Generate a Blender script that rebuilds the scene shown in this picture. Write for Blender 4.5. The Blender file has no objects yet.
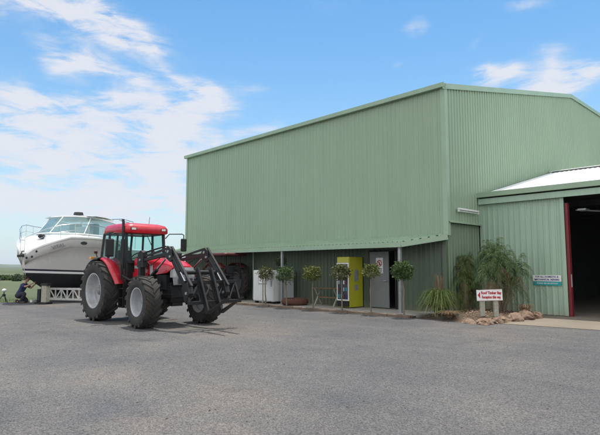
import bpy, math, random
from mathutils import Vector, Matrix, noise
R_ = math.radians
PI = math.pi
scene = bpy.context.scene
COL = scene.collection
rnd = random.Random(7)
V = Vector

# ------------------------------------------------------------------ mesh builder
class MB:
    def __init__(s): s.v = []; s.f = []; s.sm = []
    def add(s, vs, fs, smooth=False):
        b = len(s.v)
        s.v += [tuple(p) for p in vs]
        s.f += [tuple(i + b for i in f) for f in fs]
        s.sm += [smooth] * len(fs)
        return s
    def box(s, c, d, rot=None):
        x, y, z = [q / 2 for q in d]
        vs = [V((a*x, b*y, e*z)) for a in (-1, 1) for b in (-1, 1) for e in (-1, 1)]
        if rot is not None: vs = [rot @ v for v in vs]
        vs = [v + V(c) for v in vs]
        return s.add(vs, [(0,1,3,2),(4,6,7,5),(0,4,5,1),(2,3,7,6),(0,2,6,4),(1,5,7,3)])
    def bb(s, x0, x1, y0, y1, z0, z1):
        return s.box(((x0+x1)/2, (y0+y1)/2, (z0+z1)/2), (abs(x1-x0), abs(y1-y0), abs(z1-z0)))
    def beam(s, p0, p1, w, h, up=(0,0,1)):
        p0, p1 = V(p0), V(p1); d = (p1-p0); L = d.length; d.normalize()
        side = d.cross(V(up))
        if side.length < 1e-4: side = d.cross(V((0,1,0)))
        side.normalize(); u = side.cross(d)
        m = Matrix((d, side, u)).transposed()
        return s.box((p0+p1)/2, (L, w, h), m)
    def cyl(s, p0, p1, r0, r1=None, n=12, caps=True):
        return s.tube([p0, p1], [r0, r0 if r1 is None else r1], n, caps)
    def tube(s, pts, r, n=8, caps=True):
        pts = [V(p) for p in pts]
        if not isinstance(r, (list, tuple)): r = [r]*len(pts)
        vs = []; fs = []
        prev = None
        for i, p in enumerate(pts):
            d = (pts[min(i+1, len(pts)-1)] - pts[max(i-1, 0)]).normalized()
            a = prev if prev is not None else (V((0,0,1)) if abs(d.z) < .9 else V((1,0,0)))
            sd = d.cross(a)
            if sd.length < 1e-4: sd = d.cross(V((0,1,0)))
            sd.normalize(); up = sd.cross(d).normalized(); prev = up
            for k in range(n):
                t = 2*PI*k/n
                vs.append(p + sd*math.cos(t)*r[i] + up*math.sin(t)*r[i])
        for i in range(len(pts)-1):
            for k in range(n):
                a = i*n+k; b = i*n+(k+1) % n
                fs.append((a, b, b+n, a+n))
        s.add(vs, fs, True)
        if caps:
            b = len(pts)-1
            s.add(vs[:n], [tuple(range(n-1, -1, -1))]); s.add(vs[b*n:], [tuple(range(n))])
        return s
    def lathe(s, prof, c=(0,0,0), axis=(0,1,0), n=32, smooth=True):
        # prof: (radius, along axis)
        c = V(c); ax = V(axis).normalized()
        a = ax.orthogonal().normalized(); b = ax.cross(a)
        vs = []; fs = []
        m = len(prof)
        for k in range(n):
            t = 2*PI*k/n
            rd = a*math.cos(t) + b*math.sin(t)
            for (r, h) in prof: vs.append(c + rd*r + ax*h)
        for k in range(n):
            k2 = (k+1) % n
            for j in range(m-1):
                fs.append((k*m+j, k2*m+j, k2*m+j+1, k*m+j+1))
        return s.add(vs, fs, smooth)
    def prism(s, poly, fn, d0, d1):
        # poly 2D, fn(u,v,d)->3D
        n = len(poly)
        vs = [fn(u, v, d0) for u, v in poly] + [fn(u, v, d1) for u, v in poly]
        fs = [tuple(range(n)), tuple(range(2*n-1, n-1, -1))]
        fs += [(i, i+n, (i+1) % n + n, (i+1) % n) for i in range(n)]
        return s.add(vs, fs)
    def loft(s, secs, smooth=True, close=False, caps=False):
        m = len(secs[0]); vs = [p for sec in secs for p in sec]; fs = []
        for i in range(len(secs)-1):
            for j in range(m if close else m-1):
                j2 = (j+1) % m
                fs.append((i*m+j, i*m+j2, (i+1)*m+j2, (i+1)*m+j))
        s.add(vs, fs, smooth)
        if caps:
            s.add(secs[0], [tuple(range(m))]); s.add(secs[-1], [tuple(range(m-1, -1, -1))])
        return s
    def ball(s, c, r, n=10, sc=(1,1,1)):
        c = V(c); vs = []; fs = []
        for i in range(n+1):
            ph = PI*i/n
            for k in range(n*2):
                t = PI*k/n
                vs.append(c + V((r*sc[0]*math.sin(ph)*math.cos(t), r*sc[1]*math.sin(ph)*math.sin(t), r*sc[2]*math.cos(ph))))
        w = n*2
        for i in range(n):
            for k in range(w):
                fs.append((i*w+k, (i+1)*w+k, (i+1)*w+(k+1) % w, i*w+(k+1) % w))
        return s.add(vs, fs, True)
    def build(s, name, mat, parent=None, bevel=0, loc=None, label=None):
        me = bpy.data.meshes.new(name)
        me.from_pydata(s.v, [], s.f)
        me.polygons.foreach_set('use_smooth', s.sm)
        me.update()
        o = bpy.data.objects.new(name, me)
        COL.objects.link(o)
        if mat: me.materials.append(mat)
        if parent: o.parent = parent
        if loc is not None: o.location = loc
        if bevel:
            b = o.modifiers.new('Bevel', 'BEVEL'); b.width = bevel; b.segments = 2; b.limit_method = 'ANGLE'; b.angle_limit = R_(40)
        if label: o['label'] = label
        return o

def thing(name, label, cat, loc=(0,0,0), rz=0, group=None):
    o = bpy.data.objects.new(name, None); COL.objects.link(o)
    o.location = loc; o.rotation_euler = (0, 0, rz); o.empty_display_size = .2
    return tag(o, label, cat, group)
def tag(o, label, cat, group=None, kind=None):
    o['label'] = label; o['category'] = cat
    if group: o['group'] = group
    if kind: o['kind'] = kind
    return o
def structure(o): o['kind'] = 'structure'; return o
def copy_tree(o, parent=None):
    c = o.copy(); COL.objects.link(c); c.parent = parent
    for ch in list(o.children): copy_tree(ch, c)
    return c
def text(name, body, size, mat, parent, loc, rot, depth=.002, align='CENTER', sx=1, bold=0):
    cu = bpy.data.curves.new('lettering', 'FONT'); cu.body = body; cu.size = size; cu.align_x = align; cu.align_y = 'CENTER'
    cu.extrude = depth; cu.resolution_u = 3; cu.offset = bold
    t = bpy.data.objects.new('lettering_tmp', cu); COL.objects.link(t)
    bpy.context.view_layer.update()
    dg = bpy.context.evaluated_depsgraph_get()
    me = bpy.data.meshes.new_from_object(t.evaluated_get(dg))
    bpy.data.objects.remove(t); bpy.data.curves.remove(cu)
    me.name = name
    o = bpy.data.objects.new(name, me); COL.objects.link(o)
    me.materials.clear(); me.materials.append(mat)
    o.parent = parent; o.location = loc; o.rotation_euler = rot; o.scale = (sx, 1, 1)
    return o

# ------------------------------------------------------------------ materials
def lin(c):
    return tuple(c) + (1,)
def mat(name, col, rough=.6, metal=0, var=.12, scale=3, bump=0, bscale=40, coat=0, spec=.5, col2=None, coords='Object'):
    m = bpy.data.materials.new(name); m.use_nodes = True
    nt = m.node_tree; N = nt.nodes; L = nt.links
    b = N['Principled BSDF']
    b.inputs['Roughness'].default_value = rough; b.inputs['Metallic'].default_value = metal
    b.inputs['Coat Weight'].default_value = coat; b.inputs['Specular IOR Level'].default_value = spec
    tc = N.new('ShaderNodeTexCoord')
    nz = N.new('ShaderNodeTexNoise'); nz.inputs['Scale'].default_value = scale; nz.inputs['Detail'].default_value = 6; nz.inputs['Roughness'].default_value = .6
    L.new(tc.outputs[coords], nz.inputs['Vector'])
    rp = N.new('ShaderNodeValToRGB')
    rp.color_ramp.elements[0].position = .3; rp.color_ramp.elements[1].position = .7
    c2 = col2 or tuple(min(1, c*(1+var)) for c in col)
    rp.color_ramp.elements[0].color = lin([c*(1-var) for c in col] if not col2 else col)
    rp.color_ramp.elements[1].color = lin(c2)
    L.new(nz.outputs['Fac'], rp.inputs['Fac']); L.new(rp.outputs['Color'], b.inputs['Base Color'])
    mr = N.new('ShaderNodeMapRange'); mr.inputs['To Min'].default_value = max(0, rough-.1); mr.inputs['To Max'].default_value = min(1, rough+.12)
    L.new(nz.outputs['Fac'], mr.inputs['Value']); L.new(mr.outputs['Result'], b.inputs['Roughness'])
    if bump:
        nb = N.new('ShaderNodeTexNoise'); nb.inputs['Scale'].default_value = bscale; nb.inputs['Detail'].default_value = 5
        bp = N.new('ShaderNodeBump'); bp.inputs['Strength'].default_value = bump; bp.inputs['Distance'].default_value = .02
        L.new(tc.outputs[coords], nb.inputs['Vector']); L.new(nb.outputs['Fac'], bp.inputs['Height']); L.new(bp.outputs['Normal'], b.inputs['Normal'])
    return m
def leafmat(name, dark, light, rough=.55, trans=.25):
    m = bpy.data.materials.new(name); m.use_nodes = True
    nt = m.node_tree; N = nt.nodes; L = nt.links
    b = N['Principled BSDF']; b.inputs['Roughness'].default_value = rough
    g = N.new('ShaderNodeNewGeometry')
    rp = N.new('ShaderNodeValToRGB'); rp.color_ramp.elements[0].color = lin(dark); rp.color_ramp.elements[1].color = lin(light)
    L.new(g.outputs['Random Per Island'], rp.inputs['Fac']); L.new(rp.outputs['Color'], b.inputs['Base Color'])
    t = N.new('ShaderNodeBsdfTranslucent'); L.new(rp.outputs['Color'], t.inputs['Color'])
    mx = N.new('ShaderNodeMixShader'); mx.inputs['Fac'].default_value = trans
    out = N['Material Output']
    L.new(b.outputs['BSDF'], mx.inputs[1]); L.new(t.outputs['BSDF'], mx.inputs[2]); L.new(mx.outputs['Shader'], out.inputs['Surface'])
    return m
def glassmat(name, tint, alpha=.35, rough=.03, base=(.25,.25,.25)):
    m = bpy.data.materials.new(name); m.use_nodes = True
    nt = m.node_tree; N = nt.nodes; L = nt.links
    b = N['Principled BSDF']; out = N['Material Output']
    b.inputs['Base Color'].default_value = lin([c*k for c, k in zip(tint, base)]); b.inputs['Roughness'].default_value = rough
    b.inputs['Specular IOR Level'].default_value = .8
    t = N.new('ShaderNodeBsdfTransparent'); t.inputs['Color'].default_value = lin(tint)
    fr = N.new('ShaderNodeLayerWeight'); fr.inputs['Blend'].default_value = .5
    pw = N.new('ShaderNodeMath'); pw.operation = 'POWER'; pw.inputs[1].default_value = 4; L.new(fr.outputs['Facing'], pw.inputs[0])
    ad = N.new('ShaderNodeMath'); ad.operation = 'MULTIPLY_ADD'; ad.inputs[1].default_value = .8; ad.inputs[2].default_value = alpha+.03; ad.use_clamp = True
    L.new(pw.outputs[0], ad.inputs[0])
    mx = N.new('ShaderNodeMixShader'); L.new(ad.outputs['Value'], mx.inputs['Fac'])
    L.new(t.outputs['BSDF'], mx.inputs[1]); L.new(b.outputs['BSDF'], mx.inputs[2]); L.new(mx.outputs['Shader'], out.inputs['Surface'])
    return m
# sheet steel with vertical dirt runs
def sheetmat(name, col, rough=.45, streak=.12, dust=None, dust_h=0):
    m = mat(name, col, rough, 0, .05, .35, 0)
    nt = m.node_tree; N = nt.nodes; L = nt.links; b = N['Principled BSDF']
    src = b.inputs['Base Color'].links[0].from_socket
    tc = N.new('ShaderNodeTexCoord'); mp = N.new('ShaderNodeMapping'); mp.inputs['Scale'].default_value = (2.2, 2.2, .12)
    nz = N.new('ShaderNodeTexNoise'); nz.inputs['Scale'].default_value = 2.5; nz.inputs['Detail'].default_value = 7; nz.inputs['Roughness'].default_value = .65
    L.new(tc.outputs['Object'], mp.inputs['Vector']); L.new(mp.outputs['Vector'], nz.inputs['Vector'])
    mr = N.new('ShaderNodeMapRange'); mr.inputs['From Min'].default_value = .3; mr.inputs['From Max'].default_value = .75
    mr.inputs['To Min'].default_value = 1+streak; mr.inputs['To Max'].default_value = 1-streak
    L.new(nz.outputs['Fac'], mr.inputs['Value'])
    mx = N.new('ShaderNodeMix'); mx.data_type = 'RGBA'; mx.blend_type = 'MULTIPLY'; mx.inputs['Factor'].default_value = 1
    L.new(src, mx.inputs['A']); L.new(mr.outputs['Result'], mx.inputs['B'])
    res = mx.outputs['Result']
    if dust:
        # splashed dust along the foot of the wall
        sp = N.new('ShaderNodeSeparateXYZ'); L.new(tc.outputs['Object'], sp.inputs['Vector'])
        n2 = N.new('ShaderNodeTexNoise'); n2.inputs['Scale'].default_value = 3; n2.inputs['Detail'].default_value = 5
        L.new(tc.outputs['Object'], n2.inputs['Vector'])
        ms = N.new('ShaderNodeMath'); ms.operation = 'MULTIPLY_ADD'; ms.inputs[1].default_value = .5; 
        L.new(n2.outputs['Fac'], ms.inputs[0]); L.new(sp.outputs['Z'], ms.inputs[2])
        m3 = N.new('ShaderNodeMapRange'); m3.inputs['From Min'].default_value = .25; m3.inputs['From Max'].default_value = dust_h+.25
        m3.inputs['To Min'].default_value = .55; m3.inputs['To Max'].default_value = 0
        L.new(ms.outputs['Value'], m3.inputs['Value'])
        m2 = N.new('ShaderNodeMix'); m2.data_type = 'RGBA'; L.new(m3.outputs['Result'], m2.inputs['Factor'])
        L.new(res, m2.inputs['A']); m2.inputs['B'].default_value = lin(dust); res = m2.outputs['Result']
    L.new(res, b.inputs['Base Color'])
    return m

G = (.277, .378, .265)
M = {}
M['green'] = sheetmat('green_sheet', G, .42, .055, (.26,.22,.17), .25)
M['green2'] = sheetmat('green_sheet_pale', (.35,.475,.375), .42, .10, (.36,.33,.26), .35)
M['green3'] = sheetmat('green_sheet_shaded', (.095,.128,.088), .5, .16, (.27,.25,.19), .35)  # sheet green darkened, the verandah's shade is put into the colour
M['green5'] = sheetmat('green_sheet_part_shaded', (.19,.255,.175), .48, .14, (.27,.25,.19), .35)  # same sheet green, darkened to paint in the dimmer light low on the gable
M['gtrim'] = mat('green_trim', (.30,.41,.295), .4, 0, .08, 1.5)
M['inside'] = mat('shade_lining', (.035,.036,.034), .8, 0, .3, 2)  # near-black colour carries the shade inside the workshop
M['white_roof'] = mat('white_roof_sheet', (.72,.73,.74), .4, 0, .05, .8)
M['galv'] = mat('galvanised_steel', (.36,.38,.39), .45, .5, .15, 8)
M['concrete'] = mat('concrete', (.36,.34,.30), .9, 0, .16, 1.4, .25, 60)
M['apron'] = mat('apron_concrete', (.20,.170,.135), .9, 0, .14, .9, .25, 60)
M['kerb'] = mat('kerb_timber', (.17,.13,.10), .9, 0, .3, 5, .5, 30)
M['soil'] = mat('soil', (.085,.060,.042), 1, 0, .4, 6, .9, 25)
M['red'] = mat('red_paint', (.50,.010,.026), .36, 0, .18, 5, 0, coat=.5)
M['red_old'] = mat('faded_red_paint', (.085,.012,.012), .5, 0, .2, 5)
M['red_door'] = mat('red_door_edge', (.17,.012,.018), .5, 0, .2, 5)
M['black'] = mat('black_paint', (.007,.007,.008), .55, 0, .3, 6)
M['blackp'] = mat('black_plastic', (.02,.021,.022), .6, 0, .3, 9)
M['chassis'] = mat('dark_engine_metal', (.016,.017,.019), .6, .2, .4, 9, .4, 30)
M['tyre'] = mat('dusty_rubber', (.020,.019,.018), .85, 0, .3, 4, .3, 50, col2=(.050,.046,.042))
M['rim'] = mat('silver_rim_paint', (.33,.335,.34), .5, .1, .1, 5, 0, col2=(.47,.49,.51))
M['hub'] = mat('hub_grey', (.2,.21,.22), .55, .1, .2, 9)
M['silver'] = mat('silver_paint', (.42,.43,.44), .4, .3, .1, 8)
M['chrome'] = mat('polished_rod', (.6,.6,.62), .15, 1, .05, 8)
M['lamp'] = mat('lamp_lens', (.75,.72,.66), .12, 0, .1, 20, coat=.6)
M['amber'] = mat('amber_lens', (.7,.28,.03), .2, 0, .1, 20, coat=.6)
M['cabglass'] = glassmat('cab_glass', (.86,.975,.965), .0)
M['boatglass'] = glassmat('boat_glass', (.84,.93,.94), .26, .03, (.24,.33,.35))  # pale teal body colour stands in for reflected sky
M['seat'] = mat('seat_vinyl', (.03,.03,.035), .7, 0, .2, 8)
M['hull'] = mat('hull_gelcoat', (.60,.58,.57), .25, 0, .03, 1.2, 0, coat=.5)
M['deck'] = mat('deck_white', (.80,.80,.80), .3, 0, .03, 2, coat=.3)
M['navy'] = mat('boot_stripe', (.02,.022,.04), .35, 0, .1, 4)
M['antifoul'] = mat('antifouling', (.022,.022,.026), .7, 0, .3, 3)
M['steel'] = mat('stainless', (.62,.63,.65), .22, 1, .05, 8)
M['twhite'] = mat('trailer_white_paint', (.56,.56,.53), .5, 0, .15, 5)
M['bark'] = mat('bark', (.20,.165,.13), .95, 0, .3, 30, .6, 60)
M['cream'] = mat('cream_cabinet', (.64,.66,.66), .45, 0, .06, 3)
M['grey_door'] = mat('grey_door_paint', (.19,.20,.205), .5, 0, .08, 3)
M['yellow'] = mat('yellow_machine_paint', (.44,.43,.02), .35, 0, .08, 3, coat=.3)
M['dark_window'] = mat('dark_display', (.03,.035,.05), .15, 0, .4, 12, coat=.5)
M['sign_white'] = mat('sign_white', (.78,.78,.78), .4, 0, .04, 6)
M['sign_red'] = mat('sign_red_ink', (.42,.02,.03), .5, 0, .1, 9)
M['sign_navy'] = mat('sign_navy_ink', (.03,.04,.20), .5, 0, .1, 9)
M['sign_teal'] = mat('sign_teal', (.02,.33,.36), .4, 0, .08, 9)
M['post'] = mat('weathered_post', (.34,.33,.27), .9, 0, .25, 14, .4, 40)
M['rock'] = mat('sandstone_rock', (.13,.075,.050), .95, 0, .3, 6, 1.0, 22, col2=(.31,.225,.165))
M['wood'] = mat('old_wood', (.16,.11,.07), .85, 0, .3, 10, .4, 40)
M['rust'] = mat('rust_brown', (.12,.05,.035), .85, 0, .35, 9, .4, 40)
M['skin'] = mat('skin', (.42,.25,.17), .6, 0, .08, 20)
M['shirt'] = mat('navy_cotton', (.035,.045,.12), .9, 0, .2, 12, .3, 30)
M['trouser'] = mat('dark_trousers', (.025,.025,.04), .9, 0, .2, 12, .3, 30)
M['hair'] = mat('dark_hair', (.03,.02,.015), .8, 0, .2, 40)
M['leather'] = mat('boot_leather', (.05,.035,.025), .7, 0, .2, 20)
M['grit'] = mat('grit', (.13,.125,.12), .95, 0, .35, 9)
M['leafA'] = leafmat('standard_tree_leaf', (.018,.045,.010), (.10,.17,.04), .65, .2)
M['leafY'] = leafmat('yellowing_leaf', (.04,.07,.014), (.21,.23,.05), .65, .2)
M['leafR'] = leafmat('copper_leaf', (.035,.045,.012), (.15,.16,.045), .65, .2)
M['frond'] = leafmat('feathery_frond', (.018,.042,.010), (.10,.165,.045), .7, .15)
M['frond2'] = leafmat('olive_frond', (.03,.055,.012), (.15,.20,.05), .7, .15)
M['frond_dry'] = leafmat('dry_frond', (.20,.13,.07), (.38,.28,.17))
M['blade'] = leafmat('grass_blade', (.06,.11,.02), (.26,.33,.09))
M['hedge'] = leafmat('far_hedge_leaf', (.03,.05,.02), (.09,.13,.05))
M['orange'] = mat('orange_plastic', (.55,.12,.02), .5, 0, .1, 8)

# ------------------------------------------------------------------ camera
F_PX, HOR, CAMZ = 520., 268., 1.55
pitch = math.atan((HOR-217.5)/F_PX); yaw = R_(45.9)
cd = bpy.data.cameras.new('camera'); cam = bpy.data.objects.new('camera', cd); COL.objects.link(cam)
cam.location = (0, 0, CAMZ); cam.rotation_euler = (PI/2+pitch, 0, yaw)
cd.sensor_width = 36; cd.lens = 36*F_PX/600; cd.clip_end = 20000; cd.clip_start = .1
scene.camera = cam
CF = V((-math.sin(yaw)*math.cos(pitch), math.cos(yaw)*math.cos(pitch), math.sin(pitch)))
CR = V((math.cos(yaw), math.sin(yaw), 0)); CU = CR.cross(CF)
def ray(x, y): return CF + CR*((x-300)/F_PX) + CU*((217.5-y)/F_PX)   # used once, to survey positions
def gnd(x, y, z=0):
    r = ray(x, y); return V((0,0,CAMZ)) + r*((z-CAMZ)/r.z)

# ------------------------------------------------------------------ world and sun
SUN_EL, SUN_AZ = R_(77), math.atan2(.86, -.51)      # direction towards the sun
sd = V((math.cos(SUN_EL)*math.cos(SUN_AZ), math.cos(SUN_EL)*math.sin(SUN_AZ), math.sin(SUN_EL)))
w = bpy.data.worlds.new('World'); scene.world = w; w.use_nodes = True
nt = w.node_tree; N = nt.nodes; L = nt.links
bg = N['Background']; bg.inputs['Strength'].default_value = .125
sky = N.new('ShaderNodeTexSky'); sky.sky_type = 'NISHITA'; sky.sun_disc = False
sky.sun_elevation = SUN_EL; sky.sun_rotation = PI/2 - SUN_AZ
sky.air_density = 1.0; sky.dust_density = .35; sky.ozone_density = 2.6; sky.altitude = 100
tc = N.new('ShaderNodeTexCoord'); sep = N.new('ShaderNodeSeparateXYZ'); L.new(tc.outputs['Generated'], sep.inputs['Vector'])
def math_n(op, a, b=None, c=None, clamp=False):
    n = N.new('ShaderNodeMath'); n.operation = op; n.use_clamp = clamp
    for i, q in enumerate((a, b, c)):
        if q is None: continue
        if isinstance(q, (int, float)): n.inputs[i].default_value = q
        else: L.new(q, n.inputs[i])
    return n.outputs[0]
# warp
wn = N.new('ShaderNodeTexNoise'); wn.inputs['Scale'].default_value = 7; wn.inputs['Detail'].default_value = 5
L.new(tc.outputs['Generated'], wn.inputs['Vector'])
wsep = N.new('ShaderNodeSeparateColor'); L.new(wn.outputs['Color'], wsep.inputs['Color'])
az = math_n('ARCTAN2', sep.outputs['X'], sep.outputs['Y']); el = math_n('ARCSINE', sep.outputs['Z'])
azw = math_n('MULTIPLY_ADD', math_n('SUBTRACT', wsep.outputs[0], .5), .11, az)
elw = math_n('MULTIPLY_ADD', math_n('SUBTRACT', wsep.outputs[1], .5), .07, el)
clouds = [ # photo position, half sizes (px), tilt (deg, + = right end lower), strength
 (70,10,62,17,12,1.5),(115,27,32,10,22,1.2),(82,63,34,11,10,1.15),(165,80,34,7,28,.75),(205,93,22,6,30,.6),
 (180,106,52,16,-4,1.0),(110,112,60,16,5,.6),(40,108,60,18,0,.7),(70,135,110,24,2,.8),(180,138,50,14,5,.8),
 (45,160,110,40,0,.9),(140,172,70,15,3,.6),(60,200,130,26,0,.75),(155,205,55,12,0,.5),(262,130,26,7,-8,.55),(250,89,16,5,5,.45),
 (487,74,16,9,0,1.5),(512,70,13,6,0,1.1),(565,82,36,15,-8,1.4),(554,52,18,12,20,.5),(533,6,20,6,5,.6),(412,26,12,10,-35,.42),
 (480,38,12,5,-40,.36),(392,68,9,6,0,.4),(2,15,14,10,0,.4),(135,82,12,6,0,.45),(300,45,60,30,0,.12),(330,0,60,14,0,.15),(350,108,30,5,0,.25)]
tot = None
for (px, py, a, b, tl, st) in clouds:
    r = ray(px, py).normalized()
    az0 = math.atan2(r.x, r.y); el0 = math.asin(r.z)
    ce = math.cos(el0)
    dx = math_n('MULTIPLY', math_n('SUBTRACT', azw, az0), ce*F_PX)
    dy = math_n('MULTIPLY', math_n('SUBTRACT', elw, el0), -F_PX)
    c, s = math.cos(R_(tl)), math.sin(R_(tl))
    u = math_n('MULTIPLY_ADD', dx, c/a, math_n('MULTIPLY', dy, s/a))
    v = math_n('MULTIPLY_ADD', dx, -s/b, math_n('MULTIPLY', dy, c/b))
    q = math_n('MULTIPLY_ADD', u, u, math_n('MULTIPLY', v, v))
    g = math_n('MULTIPLY', math_n('EXPONENT', math_n('MULTIPLY', q, -.9)), st)
    tot = g if tot is None else math_n('ADD', tot, g)
mp = N.new('ShaderNodeMapping'); mp.inputs['Scale'].default_value = (1, 1, 3.6)
L.new(tc.outputs['Generated'], mp.inputs['Vector'])
fb = N.new('ShaderNodeTexNoise'); fb.inputs['Scale'].default_value = 11; fb.inputs['Detail'].default_value = 9; fb.inputs['Roughness'].default_value = .62; fb.inputs['Distortion'].default_value = .4
L.new(mp.outputs['Vector'], fb.inputs['Vector'])
dens = math_n('MULTIPLY', math_n('MINIMUM', tot, 1.1), math_n('MULTIPLY_ADD', fb.outputs['Fac'], 3.1, -.84))
fac = N.new('ShaderNodeMapRange'); fac.interpolation_type = 'SMOOTHSTEP'
fac.inputs['From Min'].default_value = .08; fac.inputs['From Max'].default_value = .95; fac.inputs['To Max'].default_value = .93
L.new(dens, fac.inputs['Value'])
tintm = N.new('ShaderNodeMix'); tintm.data_type = 'RGBA'; tintm.blend_type = 'MULTIPLY'; tintm.inputs['Factor'].default_value = 1; tintm.inputs['B'].default_value = (1.0, 1.09, .97, 1)
mix = N.new('ShaderNodeMix'); mix.data_type = 'RGBA'; mix.inputs['B'].default_value = (4.5, 4.6, 5.0, 1)
hs = N.new('ShaderNodeHueSaturation'); hs.inputs['Saturation'].default_value = 1.28; hs.inputs['Value'].default_value = 1.06
L.new(sky.outputs['Color'], hs.inputs['Color'])
hz = N.new('ShaderNodeMix'); hz.data_type = 'RGBA'; hz.inputs['B'].default_value = (3.45, 4.0, 4.5, 1)
L.new(hs.outputs['Color'], tintm.inputs['A']); L.new(tintm.outputs['Result'], hz.inputs['A']); L.new(math_n('MULTIPLY', math_n('EXPONENT', math_n('MULTIPLY', math_n('MAXIMUM', el, 0), -5.0)), .97), hz.inputs['Factor'])
L.new(fac.outputs['Result'], mix.inputs['Factor']); L.new(hz.outputs['Result'], mix.inputs['A']); 
# unseen bright clouds behind and above the viewpoint, added to lift the shade
back = math_n('MULTIPLY_ADD', sep.outputs['X'], .72, math_n('MULTIPLY', sep.outputs['Y'], -.69))
b1 = math_n('MULTIPLY_ADD', sep.outputs['Z'], .75, back)
m1 = N.new('ShaderNodeMapRange'); m1.inputs['From Min'].default_value = .05; m1.inputs['From Max'].default_value = .35; L.new(b1, m1.inputs['Value'])
n3 = N.new('ShaderNodeTexNoise'); n3.inputs['Scale'].default_value = 3.2; n3.inputs['Detail'].default_value = 8; L.new(mp.outputs['Vector'], n3.inputs['Vector'])
m2 = N.new('ShaderNodeMapRange'); m2.inputs['From Min'].default_value = .36; m2.inputs['From Max'].default_value = .52; L.new(n3.outputs['Fac'], m2.inputs['Value'])
mixb = N.new('ShaderNodeMix'); mixb.data_type = 'RGBA'; mixb.inputs['B'].default_value = (9.5, 9.3, 8.9, 1)
L.new(math_n('MULTIPLY', m1.outputs['Result'], m2.outputs['Result']), mixb.inputs['Factor']); L.new(mix.outputs['Result'], mixb.inputs['A'])
L.new(mixb.outputs['Result'], bg.inputs['Color'])
sl = bpy.data.lights.new('sun', 'SUN'); so = bpy.data.objects.new('sun', sl); COL.objects.link(so)
sl.energy = 3.0; sl.angle = R_(.53); sl.color = (1, .95, .87)
so.rotation_euler = sd.to_track_quat('Z', 'Y').to_euler(); so.location = (0, 0, 40)

# ------------------------------------------------------------------ ground
def asphalt_material():
    m = bpy.data.materials.new('asphalt'); m.use_nodes = True
    nt = m.node_tree; N = nt.nodes; L = nt.links; b = N['Principled BSDF']; b.inputs['Roughness'].default_value = .92
    b.inputs['Specular IOR Level'].default_value = .3
    tc = N.new('ShaderNodeTexCoord')
    def nz(sc, det=6, rough=.6):
        n = N.new('ShaderNodeTexNoise'); n.inputs['Scale'].default_value = sc; n.inputs['Detail'].default_value = det; n.inputs['Roughness'].default_value = rough
        L.new(tc.outputs['Object'], n.inputs['Vector']); return n.outputs['Fac']
    def ramp(f, a, ca, b_, cb):
        r = N.new('ShaderNodeValToRGB'); r.color_ramp.elements[0].position = a; r.color_ramp.elements[0].color = lin(ca)
        r.color_ramp.elements[1].position = b_; r.color_ramp.elements[1].color = lin(cb); L.new(f, r.inputs['Fac']); return r.outputs['Color']
    def mixc(f, a, b_, bl='MIX'):
        x = N.new('ShaderNodeMix'); x.data_type = 'RGBA'; x.blend_type = bl
        if isinstance(f, float): x.inputs['Factor'].default_value = f
        else: L.new(f, x.inputs['Factor'])
        L.new(a, x.inputs['A']); L.new(b_, x.inputs['B']); return x.outputs['Result']
    base = ramp(nz(.45, 8, .65), .35, (.086,.088,.094), .7, (.128,.123,.119))
    # tan gravel worn patches
    tan = ramp(nz(.21, 9, .7), .5, (0,0,0), .68, (1,1,1))
    tv = N.new('ShaderNodeRGB'); tv.outputs[0].default_value = (.158,.140,.122,1)
    s1 = N.new('ShaderNodeMath'); s1.operation = 'MULTIPLY'; s1.inputs[1].default_value = .75
    sepc = N.new('ShaderNodeSeparateColor'); L.new(tan, sepc.inputs['Color']); L.new(sepc.outputs[0], s1.inputs[0])
    c = mixc(s1.outputs[0], base, tv.outputs[0])
    # stones
    vo = N.new('ShaderNodeTexVoronoi'); vo.inputs['Scale'].default_value = 82; L.new(tc.outputs['Object'], vo.inputs['Vector'])
    sc = N.new('ShaderNodeSeparateColor'); L.new(vo.outputs['Color'], sc.inputs['Color'])
    st = ramp(sc.outputs[0], 0, (.55,.55,.56), 1, (1.48,1.47,1.45))
    c = mixc(1.0, c, st, 'MULTIPLY')
    sp = ramp(nz(24, 4, .7), .35, (.86,.86,.87), .65, (1.13,1.12,1.11))
    c = mixc(1.0, c, sp, 'MULTIPLY')
    # faint drive tracks polished by wheels, running along the sheds
    mpt = N.new('ShaderNodeMapping'); mpt.inputs['Scale'].default_value = (.05, .75, 1); mpt.inputs['Rotation'].default_value = (0, 0, .25)
    nt_ = N.new('ShaderNodeTexNoise'); nt_.inputs['Scale'].default_value = 1.6; nt_.inputs['Detail'].default_value = 4; nt_.inputs['Distortion'].default_value = .5
    L.new(tc.outputs['Object'], mpt.inputs['Vector']); L.new(mpt.outputs['Vector'], nt_.inputs['Vector'])
    c = mixc(1.0, c, ramp(nt_.outputs['Fac'], .36, (.93,.935,.945), .64, (1.06,1.055,1.05)), 'MULTIPLY')
    c = mixc(1.0, c, ramp(nz(.11, 3, .5), .35, (.93,.93,.94), .65, (1.08,1.08,1.07)), 'MULTIPLY')
    # dark oil / drip stains
    oil = ramp(nz(.8, 5, .6), .62, (1,1,1), .76, (.62,.62,.64))
    c = mixc(1.0, c, oil, 'MULTIPLY')
    L.new(c, b.inputs['Base Color'])
    bp = N.new('ShaderNodeBump'); bp.inputs['Strength'].default_value = .55; bp.inputs['Distance'].default_value = .012
    L.new(vo.outputs['Distance'], bp.inputs['Height']); bp.invert = True
    L.new(bp.outputs['Normal'], b.inputs['Normal'])
    return m
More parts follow.
